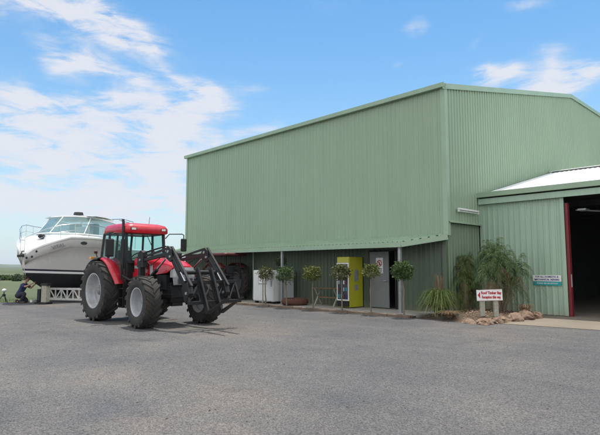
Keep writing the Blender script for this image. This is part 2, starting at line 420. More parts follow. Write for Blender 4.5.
def field_material(name, c1, c2, c3):
    m = bpy.data.materials.new(name); m.use_nodes = True
    nt = m.node_tree; N = nt.nodes; L = nt.links; b = N['Principled BSDF']; b.inputs['Roughness'].default_value = 1
    tc = N.new('ShaderNodeTexCoord')
    n1 = N.new('ShaderNodeTexNoise'); n1.inputs['Scale'].default_value = .012; n1.inputs['Detail'].default_value = 5
    n2 = N.new('ShaderNodeTexNoise'); n2.inputs['Scale'].default_value = .6; n2.inputs['Detail'].default_value = 9
    for n in (n1, n2): L.new(tc.outputs['Object'], n.inputs['Vector'])
    r = N.new('ShaderNodeValToRGB'); e = r.color_ramp.elements; e[0].position = .35; e[0].color = lin(c1); e[1].position = .65; e[1].color = lin(c3)
    k = e.new(.5); k.color = lin(c2)
    L.new(n1.outputs['Fac'], r.inputs['Fac'])
    mr = N.new('ShaderNodeMapRange'); mr.inputs['To Min'].default_value = .65; mr.inputs['To Max'].default_value = 1.35; L.new(n2.outputs['Fac'], mr.inputs['Value'])
    x = N.new('ShaderNodeMix'); x.data_type = 'RGBA'; x.blend_type = 'MULTIPLY'; x.inputs['Factor'].default_value = 1
    L.new(r.outputs['Color'], x.inputs['A']); L.new(mr.outputs['Result'], x.inputs['B']); L.new(x.outputs['Result'], b.inputs['Base Color'])
    return m
M['asphalt'] = asphalt_material()
M['field'] = field_material('grass_field', (.045,.065,.024), (.062,.085,.032), (.10,.11,.048))
M['hills'] = field_material('far_hills', (.05,.075,.05), (.075,.10,.06), (.12,.14,.08))

g = MB(); S = 6000; g.add([(-S,-S,0),(S,-S,0),(S,S,0),(-S,S,0)], [(0,1,2,3)])
structure(g.build('ground', M['field']))
# sealed yard, irregular grassy edge on the far left
edge = [(-60,-14.5),(-40,-2.2),(-31,3.4),(-26.3,6.75),(-25.6,7.5),(-26.5,9.2),(-29.5,13.5),(-33,18),(-34,20)]
pts = []
for a, b in zip(edge[:-1], edge[1:]):
    n = max(2, int((V(b)-V(a)).length/.35))
    for i in range(n):
        p = V(a).lerp(V(b), i/n); t = noise.noise(V((p.x*1.3, p.y*1.3, 3)))*.22
        pts.append((p.x+t, p.y-t))
poly = pts + [(-34,24),(-8,24),(40,22),(40,-60),(-60,-60)]
g = MB(); g.add([(x, y, .018) for x, y in poly], [tuple(range(len(poly)-1, -1, -1))])
structure(g.build('asphalt_yard', M['asphalt']))
# verandah slab (its end is splayed at the garden)
g = MB(); g.prism([(-25.0,13.86),(-9.25,13.98),(-8.96,15.3),(-8.96,40),(-25.0,40)], lambda u,v,d: (u,v,d), 0, .1)
structure(g.build('verandah_floor', M['concrete'], bevel=.012))
# kerb strip of soil and timber
g = MB(); g.prism([(-25.0,13.55),(-9.2,13.70),(-9.25,13.978),(-25.0,13.858)], lambda u,v,d: (u,v,d), 0, .075)
structure(g.build('soil_strip', M['soil']))
g = MB()
x = -25.0
while x < -9.3:
    l = rnd.uniform(1.6, 2.6); x2 = min(x+l, -9.25)
    yk = 13.46 + (x+25)*.0102
    g.beam((x+.01, yk+rnd.uniform(-.012,.012), .055), (x2-.01, yk+.02+rnd.uniform(-.012,.012), .055), .12, .11)
    x = x2
structure(g.build('kerb', M['kerb'], bevel=.012))
# pebbly leaf litter along the strip
g = MB()
for i in range(900):
    x = rnd.uniform(-18.5,-9.3); y = 13.6+(x+25)*.0102+rnd.uniform(-.02,.3)
    a = rnd.uniform(0,6.3); s = rnd.uniform(.012,.035); z = .078+rnd.uniform(0,.012)
    g.add([(x+s*math.cos(a),y+s*math.sin(a),z),(x-s*.5*math.sin(a),y+s*.5*math.cos(a),z+s*.5),(x-s*math.cos(a),y-s*math.sin(a),z+.004),(x+s*.5*math.sin(a),y-s*.5*math.cos(a),z)], [(0,1,2,3)])
tag(g.build('leaf_litter', M['frond_dry']), 'dry leaf litter scattered along the soil strip beside the kerb', 'leaf litter', kind='stuff')
# concrete apron and workshop floor
g = MB(); g.prism([(-6.55,14.12),(-4.2,14.36),(8,15.6),(14,16),(14,17.6),(14,32),(-8.72,32),(-8.72,17.2),(-6.7,16.6)], lambda u,v,d: (u,v,d), 0, .035)
structure(g.build('concrete_apron', M['apron'], bevel=.006))

# hills and far fields
def ridge(name, dist, h, a0, a1, seed, m, dep, base=0):
    g = MB(); secs = []
    n = 160
    for i in range(n+1):
        a = R_(a0 + (a1-a0)*i/n)
        hh = base + h*(.55 + .45*noise.noise(V((i*.045+seed, seed, 0))) + .25*noise.noise(V((i*.16+seed, 2, 0))))
        d = V((math.sin(a), math.cos(a), 0))
        sec = [d*dist, d*(dist+dep*.25)+V((0,0,hh*.45)), d*(dist+dep*.5)+V((0,0,hh*.85)), d*(dist+dep*.7)+V((0,0,hh)), d*(dist+dep)]
        secs.append(sec)
    g.loft(secs)
    return structure(g.build(name, m))
ridge('hills', 2600, 44, -110, 20, 1.3, M['hills'], 700)
ridge('hills', 1400, 8, -110, 0, 5.1, M['field'], 400)

def leafcloud(g, c, r, n, s, sc=(1,1,1), shell=.55, clump=0, seed=0, flat=False):
    rr = random.Random(seed)
    for i in range(n):
        while True:
            d = V((rr.gauss(0,1), rr.gauss(0,1), rr.gauss(0,1)))
            if d.length > .01: break
        d.normalize()
        rad = r*(shell + (1-shell)*rr.random()**.5)
        nf = .5+.5*noise.noise(d*2.2 + V((seed, 0, 0)))
        rad *= (.60 + .80*nf)
        if clump and noise.noise(d*4.5+V((0, seed, 0))) < -.18 and rr.random() < .8: continue
        p = V(c) + V((d.x*rad*sc[0], d.y*rad*sc[1], d.z*rad*sc[2]))
        a = V((rr.gauss(0,1), rr.gauss(0,1), rr.gauss(0,.6))).normalized()
        b = a.cross(V((rr.gauss(0,1), rr.gauss(0,1), rr.gauss(0,1)))).normalized()
        q = s*rr.uniform(.6, 1.3)
        g.add([p-a*q, p+b*q*.42, p+a*q, p-b*q*.42], [(0,1,2,3)])

# distant hedgerow trees beyond the fields (few pixels each)
for i, (px, d, h, wd, lab) in enumerate([(17.5, 62, .95, 1.25, 'small dark green bush standing alone on the grass at the far left edge')]):
    r = ray(px, 270); r.z = 0; r = r/ r.dot(V((CF.x, CF.y, 0)))
    p = r*d*.995
    t = thing('bush', lab, 'bush', (p.x, p.y, 0))
    g = MB(); leafcloud(g, (0,0,h*.38), h*.5, 700, .12, (wd/h,wd/h,1), .3, 0, 5+i); leafcloud(g, (.35,0,h*.2), h*.32, 300, .12, (1.4,1.4,1), .3, 0, 9); leafcloud(g, (-.4,0,h*.15), h*.3, 300, .12, (1.4,1.4,1), .3, 0, 19); g.build('crown', M['hedge'], t)
    g = MB(); g.tube([(0,0,0),(0.03,0,h*.55)], [.07,.03], 6); g.build('trunk', M['bark'], t)
g = MB(); rr = random.Random(3)
for i in range(9000):
    a = rr.uniform(-88, -60); d = 78 + rr.gauss(0, 1.0) + 4*noise.noise(V((a*.3, 0, 0)))
    h = .55 + .4*noise.noise(V((a*1.1, 4, 0)))
    p = V((math.sin(R_(a))*d, math.cos(R_(a))*d, rr.random()*h))
    u = V((rr.gauss(0,1), rr.gauss(0,1), rr.gauss(0,1))).normalized()*.24; v = u.orthogonal().normalized()*.14
    g.add([p-u, p+v, p+u, p-v], [(0,1,2,3)])
tag(g.build('hedgerow', M['hedge']), 'low dark hedgerow running across the far paddock at the left', 'hedgerow', kind='stuff')
# unmown grass along the edge of the seal
g = MB(); rr = random.Random(11)
for i in range(9000):
    k = rr.randrange(len(pts)); px_, py_ = pts[k]
    if px_ < -36: continue
    off = abs(rr.gauss(0, 1.6))
    if px_ > -19.9: off *= .2
    p = V((px_-off*.6, py_+off*.85, .0)); h = rr.uniform(.04, .13)*(1 if off < 3 else 1.2)
    a = rr.uniform(0, 6.3); wv = V((math.cos(a), math.sin(a), 0))*.008; ln = V((rr.gauss(0,.03), rr.gauss(0,.03), h))
    g.add([p-wv, p+wv, p+ln], [(0,1,2)])
tag(g.build('grass', M['blade']), 'rough green grass along the edge of the sealed yard', 'grass', kind='stuff')

# ------------------------------------------------------------------ ribbed sheet
def ribbed(g, O, A, La, B, bf, Nn, pitch=.19, h=.028, back=.05, start=.0, ribw=.035, web=.018):
    O, A, B, Nn = V(O), V(A), V(B), V(Nn)
    s = [0.0]; z = [0.0]
    p = pitch*.5 + start
    while p + ribw < La:
        for (ds, hz) in ((-ribw/2-web, 0), (-ribw/2, h), (ribw/2, h), (ribw/2+web, 0)):
            s.append(p+ds); z.append(hz)
        p += pitch
    s.append(La); z.append(0)
    vs = []; n = len(s)
    for i in range(n):
        b0, b1 = bf(s[i])
        vs.append(O + A*s[i] + B*b0 + Nn*z[i]); vs.append(O + A*s[i] + B*b1 + Nn*z[i])
    g.add(vs, [(2*i, 2*i+2, 2*i+3, 2*i+1) for i in range(n-1)])
    if back:
        # plain lining behind, closed at the edges
        k = max(1, int(La/1.0)); vb = []
        for i in range(k+1):
            t = La*i/k; b0, b1 = bf(t); vb += [O+A*t+B*b0-Nn*back, O+A*t+B*b1-Nn*back]
        g.add(vb, [(2*i, 2*i+1, 2*i+3, 2*i+2) for i in range(k)])

# ------------------------------------------------------------------ big shed
CX, CY = -8.87, 15.36; LX = -24.85; EV = 7.62; RIDY = 27.61; RID = 10.12; BY = 39.86; BAND = 3.07
shed = thing('industrial_shed', 'large tall green corrugated steel shed with a long verandah along its left side', 'shed')
X = V((1,0,0)); Y = V((0,1,0)); Z = V((0,0,1))
# side wall facing the yard: upper sheets and lower sheets with a doorway
DX0, DX1, DH = -12.02, -10.98, 2.16
g = MB(); ribbed(g, (LX, CY, 0), X, CX-LX, Z, lambda s: (2.55, EV), -Y, .19, .021, .05)
g.build('wall', M['green'], shed)
def gtop(y): return EV + (y-CY)*(RID-EV)/(RIDY-CY) if y < RIDY else RID - (y-RIDY)*.004
g = MB(); ribbed(g, (CX, CY, 0), Y, BY-CY, Z, lambda s: (BAND, gtop(CY+s)), X, .19, .028, .05)
g.build('wall', M['green'], shed)
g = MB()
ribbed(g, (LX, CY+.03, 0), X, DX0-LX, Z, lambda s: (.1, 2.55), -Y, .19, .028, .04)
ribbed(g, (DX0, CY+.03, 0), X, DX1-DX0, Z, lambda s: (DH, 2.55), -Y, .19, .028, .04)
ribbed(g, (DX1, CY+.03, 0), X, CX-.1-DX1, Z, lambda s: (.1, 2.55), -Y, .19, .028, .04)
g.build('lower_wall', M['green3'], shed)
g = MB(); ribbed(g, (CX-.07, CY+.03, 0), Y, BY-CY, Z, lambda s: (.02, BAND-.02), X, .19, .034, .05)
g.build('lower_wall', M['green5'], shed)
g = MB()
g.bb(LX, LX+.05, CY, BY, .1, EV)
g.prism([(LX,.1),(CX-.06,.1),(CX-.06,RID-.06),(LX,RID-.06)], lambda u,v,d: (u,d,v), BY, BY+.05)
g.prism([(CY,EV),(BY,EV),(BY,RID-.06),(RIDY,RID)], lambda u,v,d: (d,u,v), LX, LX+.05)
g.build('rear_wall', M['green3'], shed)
# roof slopes with overhang
for sgn, y0, y1 in ((1, CY-.12, RIDY), (-1, BY+.12, RIDY)):
    g = MB(); dz = RID-EV if sgn > 0 else .05; d = V((0, RIDY-CY, dz)) if sgn > 0 else V((0, -(BY-RIDY), dz)); Ls = d.length; d.normalize()
    nn = V((0, -d.z, d.y)) if sgn > 0 else V((0, d.z*1, -d.y)) * -1
    if nn.z < 0: nn = -nn
    o0 = V((LX-.1, CY if sgn > 0 else BY, (EV if sgn > 0 else RID-.05)+.1))
    ribbed(g, o0, X, CX-LX+.16, d, lambda s, Ls=Ls: (-.14, Ls), nn, .19, .028, .05)
    g.build('roof', M['green'], shed)
# eave gutter, barge cappings, corner and band flashings
g = MB(); g.prism([(0,0),(0,.13),(-.015,.13),(-.02,.02),(-.12,.02),(-.13,.15),(-.145,.15),(-.14,0)], lambda u,v,d: (d, CY-.03+u, EV-.02+v), LX-.1, CX+.1)
g.build('gutter', M['gtrim'], shed)
g = MB()
for (ya, yb) in ((CY-.17, RIDY), (RIDY, BY+.17)):
    za, zb = (EV+.07 - .0, RID+.14) if ya < RIDY-1 else (RID+.14, RID+.09)
    for (x0, x1, dz0, dz1) in ((CX-.16, CX+.075, .0, .02), (CX+.05, CX+.075, -.17, 0)):
        g.add([(x, y, z+dd) for x in (x0, x1) for (y, z) in ((ya, za), (yb, zb)) for dd in (dz0, dz1)],
              [(0,1,3,2),(4,6,7,5),(0,4,5,1),(2,3,7,6),(0,2,6,4),(1,5,7,3)])
g.build('barge_capping', M['gtrim'], shed)
g = MB(); g.prism([(-.13,-.045),(.045,-.045),(.045,.12),(.03,.12),(.03,-.03),(-.13,-.03)], lambda u,v,d: (CX+u,CY+v,d), 2.62, EV-.03); g.build('corner_flashing', M['gtrim'], shed)
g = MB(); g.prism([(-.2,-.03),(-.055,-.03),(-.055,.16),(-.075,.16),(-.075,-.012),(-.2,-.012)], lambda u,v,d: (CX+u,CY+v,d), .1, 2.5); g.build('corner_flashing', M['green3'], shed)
g = MB(); g.bb(LX-.02, LX+.12, CY-.045, CY-.03, 2.62, EV-.03); g.build('corner_flashing', M['gtrim'], shed)
g = MB(); g.prism([(0,0),(.075,-.03),(.075,-.075),(.055,-.075),(.05,-.045),(-.03,-.02)], lambda u,v,d: (CX+.03+u, d, BAND+.05+v), CY+.02, 17.57)
g.build('band_flashing', M['gtrim'], shed)
# verandah: ribbed sloping roof with a splayed right end, fascia, posts, beams
VY = 14.25; VZ0 = 2.40; VZ1 = 2.66; VXR = -9.92
g = MB()
d = V((0, CY-VY, VZ1-VZ0)); Lv = d.length; d.normalize(); nn = V((0, -d.z, d.y))
def vb(s):
    xx = LX-.1+s
    if xx <= VXR: return (-.08, Lv)
    return (Lv*(xx-VXR)/(CX-VXR) - .08, Lv)
ribbed(g, (LX-.1, VY, VZ0), X, CX-LX+.1, d, vb, nn, .19, .034, .012)
vr = g.build('verandah_roof', M['gtrim'], shed)
g = MB(); g.bb(LX-.1, VXR+.03, VY-.10, VY-.075, VZ0-.17, VZ0-.005)
a = V((VXR+.03, VY-.0875, VZ0-.0875)); b = V((CX+.03, CY-.06, VZ1-.10)); g.beam(a, b, .025, .165)
g.build('fascia', M['gtrim'], vr)
g = MB(); g.bb(LX, VXR, VY+.0, VY+.06, VZ0-.16, VZ0-.04)
for x in [LX+.2+1.9*i for i in range(8)]: g.beam((x, VY+.06, VZ0-.09), (x, CY-.03, VZ1-.09), .05, .09)
g.beam((VXR-.1, VY+.05, VZ0-.1), (CX-.1, CY-.05, VZ1-.12), .05, .10)
g.build('verandah_beam', M['galv'], vr)
for x in (-10.02, -15.78, -21.0):
    g = MB(); g.bb(x-.045, x+.045, VY-.01, VY+.08, .1, VZ0-.16); g.bb(x-.09, x+.09, VY-.06, VY+.13, .1, .11)
    g.build('post', M['galv'], vr)
# grey door leaf standing partly open in front of the doorway, poster on it
g = MB(); g.bb(DX0-.05, DX1-.24, CY-.075, CY-.035, .13, 2.14)
dr = g.build('door', M['grey_door'], shed, .004)
g = MB(); g.bb(DX0-.04, DX1-.25, CY-.083, CY-.076, 1.06, 1.10); g.bb(DX0-.04, DX1-.25, CY-.083, CY-.076, .16, .2); g.bb(DX0-.04, DX1-.25, CY-.083, CY-.076, 2.06, 2.1)
g.build('door_rail', M['grey_door'], dr)
g = MB(); g.cyl((DX1-.32, CY-.075, 1.1), (DX1-.32, CY-.14, 1.1), .012, n=8); g.bb(DX1-.42, DX1-.305, CY-.15, CY-.135, 1.09, 1.11)
g.build('handle', M['steel'], dr)
g = MB(); g.bb(DX0+.25, DX0+.56, CY-.088, CY-.077, 1.36, 1.92); ps = g.build('door_sign', M['sign_white'], dr)
g = MB(); pc = (DX0+.405, 1.72)
ringv = [(pc[0]+r*math.cos(t*PI/12), CY-.092, pc[1]+r*math.sin(t*PI/12)) for r in (.085,.12) for t in range(24)]
g.add(ringv, [(i, (i+1) % 24, 24+(i+1) % 24, 24+i) for i in range(24)])
g.beam((pc[0]-.07, CY-.0925, pc[1]+.07), (pc[0]+.07, CY-.0925, pc[1]-.07), .004, .03, (0,0,1))
g.build('prohibition_mark', M['sign_red'], ps)
g = MB(); g.ball((pc[0], CY-.092, pc[1]+.035), .022, 5, (1,.12,1)); g.bb(pc[0]-.025, pc[0]+.025, CY-.0935, CY-.0915, pc[1]-.06, pc[1]+.008)
for k in range(3): g.bb(DX0+.29, DX0+.52, CY-.0905, CY-.089, 1.40+k*.055, 1.425+k*.055)
g.build('pictogram', M['black'], ps)
# door frame
g = MB(); g.bb(DX1-.0, DX1+.05, CY-.03, CY+.06, .1, DH+.05); g.bb(DX0-.1, DX0-.05, CY-.03, CY+.06, .1, DH+.05); g.bb(DX0-.05, DX1, CY-.03, CY+.06, DH, DH+.05)
g.build('door_frame', M['black'], shed)
# downpipe beside the door and the slim white light fitting on the gable
g = MB(); g.tube([(-18.9,CY-.06,2.6),(-18.9,CY-.06,.15)], .04, 8); g.build('downpipe', M['green2'], shed)
g = MB(); ya, yb = 15.86, 17.25
g.bb(CX+.09, CX+.17, ya, yb, 3.50, 3.56); lf = g.build('light_fitting', M['sign_white'], shed, .008)
g = MB(); g.cyl((CX+.13, ya+.04, 3.455), (CX+.13, yb-.04, 3.455), .019, n=10); g.build('fluorescent_tube', M['cream'], lf)
g = MB(); g.bb(CX+.03, CX+.09, ya+.12, ya+.16, 3.50, 3.55); g.bb(CX+.03, CX+.09, yb-.16, yb-.12, 3.50, 3.55); g.bb(CX+.10, CX+.16, ya, ya+.03, 3.43, 3.5); g.bb(CX+.10, CX+.16, yb-.03, yb, 3.43, 3.5)
g.build('bracket', M['sign_white'], lf)
# screw heads row on the gable, dark dot row
# ------------------------------------------------------------------ workshop shed
WY = 17.6; WX0 = CX+.04; WX1 = 12.; WE = 4.12; WRY = 24.4; WR = 5.78; DW0 = -6.02; DW1 = 6.0
ws = thing('workshop', 'low green corrugated workshop with a white roof and a wide open dark doorway', 'workshop')
g = MB(); ribbed(g, (WX0, WY, 0), X, DW0-WX0, Z, lambda s: (.05, 3.83), -Y, .19, .026, .05)
g.build('wall', M['green2'], ws)
g = MB(); ribbed(g, (DW1, WY, 0), X, WX1-DW1, Z, lambda s: (.05, 3.83), -Y, .19, .026, .05)
g.bb(WX1-.06, WX1, WY, 31.2, .04, WE); g.bb(WX0, WX1, 31.15, 31.2, .04, WE)
g.prism([(WY,WE),(WRY,WR),(31.2,WE)], lambda u,v,d: (d,u,v), WX1-.06, WX1)
g.build('wall', M['green2'], ws)
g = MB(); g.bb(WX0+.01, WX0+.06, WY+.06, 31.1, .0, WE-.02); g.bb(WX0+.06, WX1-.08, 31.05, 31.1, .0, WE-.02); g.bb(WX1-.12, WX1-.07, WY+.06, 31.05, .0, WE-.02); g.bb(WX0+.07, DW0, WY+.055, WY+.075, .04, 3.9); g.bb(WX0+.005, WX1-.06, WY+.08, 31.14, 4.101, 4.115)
g.build('added_shade_lining', M['inside'], ws)  # dark inner walls and ceiling added to keep the open doorway black
d = V((0, WRY-WY, WR-WE)); Ls = d.length; d.normalize(); nn = V((0, -d.z, d.y))
g = MB(); ribbed(g, (WX0+.05, WY, WE+.06), X, WX1-WX0+.1, d, lambda s: (-.22, Ls), nn, .19, .024, .02)
g.build('roof', M['white_roof'], ws)
d2 = V((0, -(31.2-WRY), WR-WE)); L2 = d2.length; d2.normalize(); n2 = V((0, -d2.z, d2.y)); n2 = n2 if n2.z > 0 else -n2
g = MB(); ribbed(g, (WX0+.05, 31.2, WE+.06), X, WX1-WX0+.1, d2, lambda s: (-.22, L2), n2, .19, .024, .02)
g.build('roof', M['white_roof'], ws)
g = MB(); g.prism([(-.3,-.04),(0,.02),(.3,-.04),(.3,-.02),(0,.045),(-.3,-.02)], lambda u,v,d: (d, WRY+u, WR+.1+v), WX0+.05, WX1+.1)
g.build('ridge_capping', M['white_roof'], ws)
g = MB(); g.prism([(0,0),(0,.16),(-.015,.16),(-.02,.02),(-.13,.02),(-.14,.17),(-.155,.17),(-.15,0)], lambda u,v,d: (d, WY-.10+u, WE-.075+v), WX0-.25, WX1+.1)
g.bb(WX0-.25, WX1+.1, WY-.099, WY-.04, WE-.02, WE+.01)
g.build('gutter', M['gtrim'], ws)
g = MB(); g.bb(WX0-.01, WX1, WY-.16, WY-.125, 3.80, 4.0); g.bb(WX0-.01, WX1, WY-.125, WY-.06, 3.955, 4.0); 
g.build('door_track_cover', M['green2'], ws, .004)
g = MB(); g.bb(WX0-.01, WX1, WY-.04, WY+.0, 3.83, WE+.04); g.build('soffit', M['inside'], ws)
g = MB(); g.bb(WX0-.02, WX0+.1, WY-.045, WY-.03, .05, 3.82); g.build('corner_flashing', M['green2'], ws)
g = MB(); g.bb(DW0-.10, DW0+.02, WY-.045, WY-.03, .05, 3.82)
g.build('corner_flashing', M['green2'], ws)
# red steel door edge / column inside the opening
g = MB(); g.bb(DW0+.03, DW0+.10, WY+.0, WY+.15, .04, 3.62); g.bb(DW0+.10, DW0+.12, WY+.13, WY+.15, .04, 3.62); g.bb(DW0+.10, DW0+.12, WY+.0, WY+.02, .04, 3.62)
g.build('door_column', M['red_door'], ws)
g = MB(); g.bb(DW0+.101, DW0+.112, WY+.04, WY+.12, .95, 1.35); g.build('notice', M['sign_white'], ws)
g = MB()
for yy in (20.5, 24, 27.5): g.beam((WX0+.1, yy, 3.9), (WX1-.1, yy, 3.9), .15, .2)
g.build('roof_beam', M['inside'], ws)
g = MB(); g.bb(DW0+.25, DW0+.5, WY+.5, WY+.9, 3.4, 3.46); g.tube([(DW0+.2,WY+.5,3.42),(DW0+.9,WY+1.2,3.38)], .02, 8); g.build('hanging_light', M['galv'], ws)
# blue and white wall sign
sg = thing('wall_sign', 'white, navy and teal lettered sign screwed to the workshop wall', 'sign', (-6.62, WY-.033, 1.02))
g = MB(); g.bb(-.445, .445, -.012, 0, .10, .30); g.build('sign_panel', M['sign_white'], sg)
g = MB(); g.bb(-.43, .445, -.012, 0, -.03, .098); tp = g.build('lower_panel', M['sign_teal'], sg)
text('lettering', 'FOR ALL DOMESTIC &', .075, M['sign_navy'], sg, (0, -.0145, .245), (PI/2,0,0), sx=.98, bold=.0015)
text('lettering', 'MECHANICAL REPAIRS', .078, M['sign_navy'], sg, (0, -.0145, .155), (PI/2,0,0), sx=.98, bold=.002)
text('lettering', 'PLEASE SEE RECEPTION', .062, M['sign_white'], sg, (0.01, -.0145, .035), (PI/2,0,0), sx=1.0, bold=.001)

# ------------------------------------------------------------------ verandah furniture
# white cabinet
cb = thing('cabinet', 'large off-white metal cabinet on feet under the verandah', 'cabinet', (-16.60, 14.0, .1))
g = MB(); g.bb(-.68, .60, 0, 1.15, .09, 1.36); g.build('body', M['cream'], cb, .02)
g = MB(); g.bb(-.66, .58, -.018, -.002, .12, 1.33); dd = g.build('door', M['cream'], cb, .006)
g = MB(); g.bb(.50, .53, -.06, -.018, .7, .95); g.build('handle', M['galv'], dd)
g = MB(); g.bb(-.32, .22, -.028, -.019, .78, 1.14); nf = g.build('notice_frame', M['galv'], cb)
g = MB(); g.bb(-.28, .18, -.034, -.0285, .82, 1.10); g.build('notice_paper', M['sign_white'], nf)
for sx in (-.56, .5):
    for sy in (.1, 1.05):
        g = MB(); g.bb(sx-.06, sx+.06, sy-.06, sy+.06, 0, .088); g.build('foot', M['black'], cb)
# pot plants standing on the cabinet
for i, (x, y, s, lab) in enumerate(((-16.1, 14.5, .24, 'dark bushy pot plant standing on top of the off-white cabinet'),)):
    t = thing('pot_plant', lab, 'pot plant', (x, y, 1.46))
    g = MB(); g.lathe([(0,0),(.09,0),(.13,.2),(.115,.2),(.11,.17),(0,.17)], axis=(0,0,1), n=16); g.build('pot', M['black'], t)
    g = MB(); leafcloud(g, (0,0,.36), s, 420, .06, (1,1,.9), .3, 0, i+50); g.build('foliage', M['hedge'], t)
# low rusty trough / drum half
tr = thing('tyre', 'old reddish brown tyre lying flat on the verandah beside the off-white cabinet', 'tyre', (-15.1, 14.35, .1))
g = MB(); g.lathe([(.30,.03),(.32,0),(.46,0),(.52,.06),(.54,.12),(.52,.2),(.46,.26),(.32,.26),(.30,.22),(.34,.2),(.40,.13),(.34,.06),(.30,.03)], axis=(0,0,1), n=28); g.build('tread', M['rust'], tr)
# wooden slat bench / trestle
bn = thing('bench', 'old wooden trestle bench against the wall left of the vending machine', 'bench', (-13.75, 14.8, .1))
g = MB(); g.bb(-.62, .62, -.2, .2, .66, .70); g.build('top', M['wood'], bn, .006)
for sx in (-.5, .5):
    for (a, b) in (((-.22, 0), (.18, .65)), ((.22, 0), (-.18, .65))):
        g = MB(); g.beam((sx, a[0], a[1]), (sx, b[0], b[1]), .05, .035); g.build('leg', M['post'], bn)
g = MB(); g.beam((-.48, -.02, .33), (.48, -.02, .33), .03, .06); g.build('stretcher', M['wood'], bn)
# vending machine: glazed front turned to the yard, yellow side
vm = thing('vending_machine', 'tall yellow drinks vending machine with a dark display front', 'vending machine', (-12.73, 14.52, .1))
g = MB(); g.bb(-.25, .33, 0, .76, .03, 1.86); g.build('body', M['yellow'], vm, .015)
g = MB(); g.bb(-.235, .315, -.03, -.001, .3, 1.62); fr = g.build('display_window', M['dark_window'], vm)
g = MB()
for (a, b, c, d_) in ((-.25,.33,1.60,1.64),(-.25,.33,.27,.31),(-.25,-.215,.31,1.60),(.285,.33,.31,1.60)): g.bb(a, b, -.045, -.031, c, d_)
g.build('window_frame', M['sign_white'], fr)
for r_ in range(5):
    for k in range(4):
        g = MB(); cxx = -.14+.115*k; zz = .36+.25*r_
        g.cyl((cxx, -.036, zz), (cxx, -.036, zz+.13), .03, n=8)
        g.build('drink_can', M[('sign_teal','cream','rust','sign_navy','silver')[(k+r_*2) % 5]], fr)
g = MB(); g.bb(-.24, .32, -.025, -.001, 1.66, 1.84); g.build('header_panel', M['yellow'], vm)
g = MB(); g.bb(-.24, .32, -.022, -.001, .05, .25); hp = g.build('dispensing_tray', M['black'], vm)
g = MB(); g.prism([(.26,.95),(.50,1.0),(.52,1.35),(.36,1.42),(.28,1.3)], lambda u,v,d: (d,u,v), .331, .334); g.prism([(.3,.62),(.5,.66),(.46,.86),(.28,.82)], lambda u,v,d: (d,u,v), .331, .334); g.build('side_graphic', M['galv'], vm)

# ------------------------------------------------------------------ standard trees along the kerb
def standard_tree(x, y, h, r, seed, leaf, label, lean=(0,0), n=1500, clump=1, stake=False):
    t = thing('standard_tree', label, 'tree', (x, y, .06), 0, 'small ball-headed trees planted along the kerb')
    rr = random.Random(seed)
    top = h - r*1.1
    pts_ = [(0,0,-.06)]
    for i in range(1, 6):
        f = i/5; pts_.append((lean[0]*f+rr.gauss(0,.012), lean[1]*f+rr.gauss(0,.012), top*f))
    g = MB(); g.tube(pts_, [.032,.026,.024,.022,.02,.018], 8)
    b = V(pts_[-1])
    for k in range(7):
        a = k*.9+rr.random(); q = b + V((math.cos(a)*r*.7, math.sin(a)*r*.7, r*rr.uniform(-.1,.9)))
        g.tube([b-V((0,0,.06)), b.lerp(q,.5)+V((0,0,-.03)), q], [.012,.008,.004], 5)
    g.build('trunk', M['bark'], t)
    g = MB(); c = b + V((0,0,r*.25))
    leafcloud(g, c, r, n, .036, (1.05+.12*rr.random(),1.05,.80+.12*rr.random()), .35, clump, seed)
    for k in range(14):   # stray shoots
        a = rr.uniform(0,6.3); q = V((math.cos(a), math.sin(a), rr.uniform(-.2,1.2))).normalized(); q2 = c + q*r*rr.uniform(1.0,1.28); q = c + q*r*.55
        for j in range(9):
            p = q.lerp(q2, j/8); leafcloud(g, p, .02, 2, .036, (1,1,1), .2, 0, seed*31+k*9+j)
    for k in range(9):
        a = rr.uniform(0,6.3); ph = rr.uniform(-.5,1.3)
        cc = c + V((math.cos(a)*math.cos(ph), math.sin(a)*math.cos(ph), math.sin(ph)*.85))*r*.85
        leafcloud(g, cc, r*.34, n//16, .034, (1,1,.9), .1, 0, seed*7+k)
    g.build('crown', leaf, t)
    if stake:
        g = MB(); g.bb(-.18, -.145, -.01, .025, -.06, 1.05); g.build('stake', M['post'], t)
    return t
standard_tree(-16.10, 13.66, 1.52, .33, 1, M['leafR'], 'thin olive-tinged ball tree in front of the left half of the cabinet', (.02,0), 900, stake=True)
standard_tree(-14.85, 13.67, 1.52, .35, 2, M['leafA'], 'bushy ball tree in front of the right half of the cabinet', (-.03,0), 1100)
standard_tree(-13.45, 13.69, 1.55, .34, 3, M['leafY'], 'yellow-green ball tree standing just right of the off-white cabinet', (-.03,0), 1500)
standard_tree(-12.05, 13.70, 1.60, .34, 4, M['leafR'], 'sparse yellowing ball tree in front of the vending machine display', (-.03,0), 1100)
standard_tree(-10.78, 13.71, 1.60, .28, 5, M['leafY'], 'narrow sparse ball tree in front of the grey door', (-.02,.0), 750)
standard_tree(-9.50, 13.72, 1.68, .34, 6, M['leafA'], 'dense dark green ball tree beside the right end post of the verandah', (-.03,0), 1900, 0)

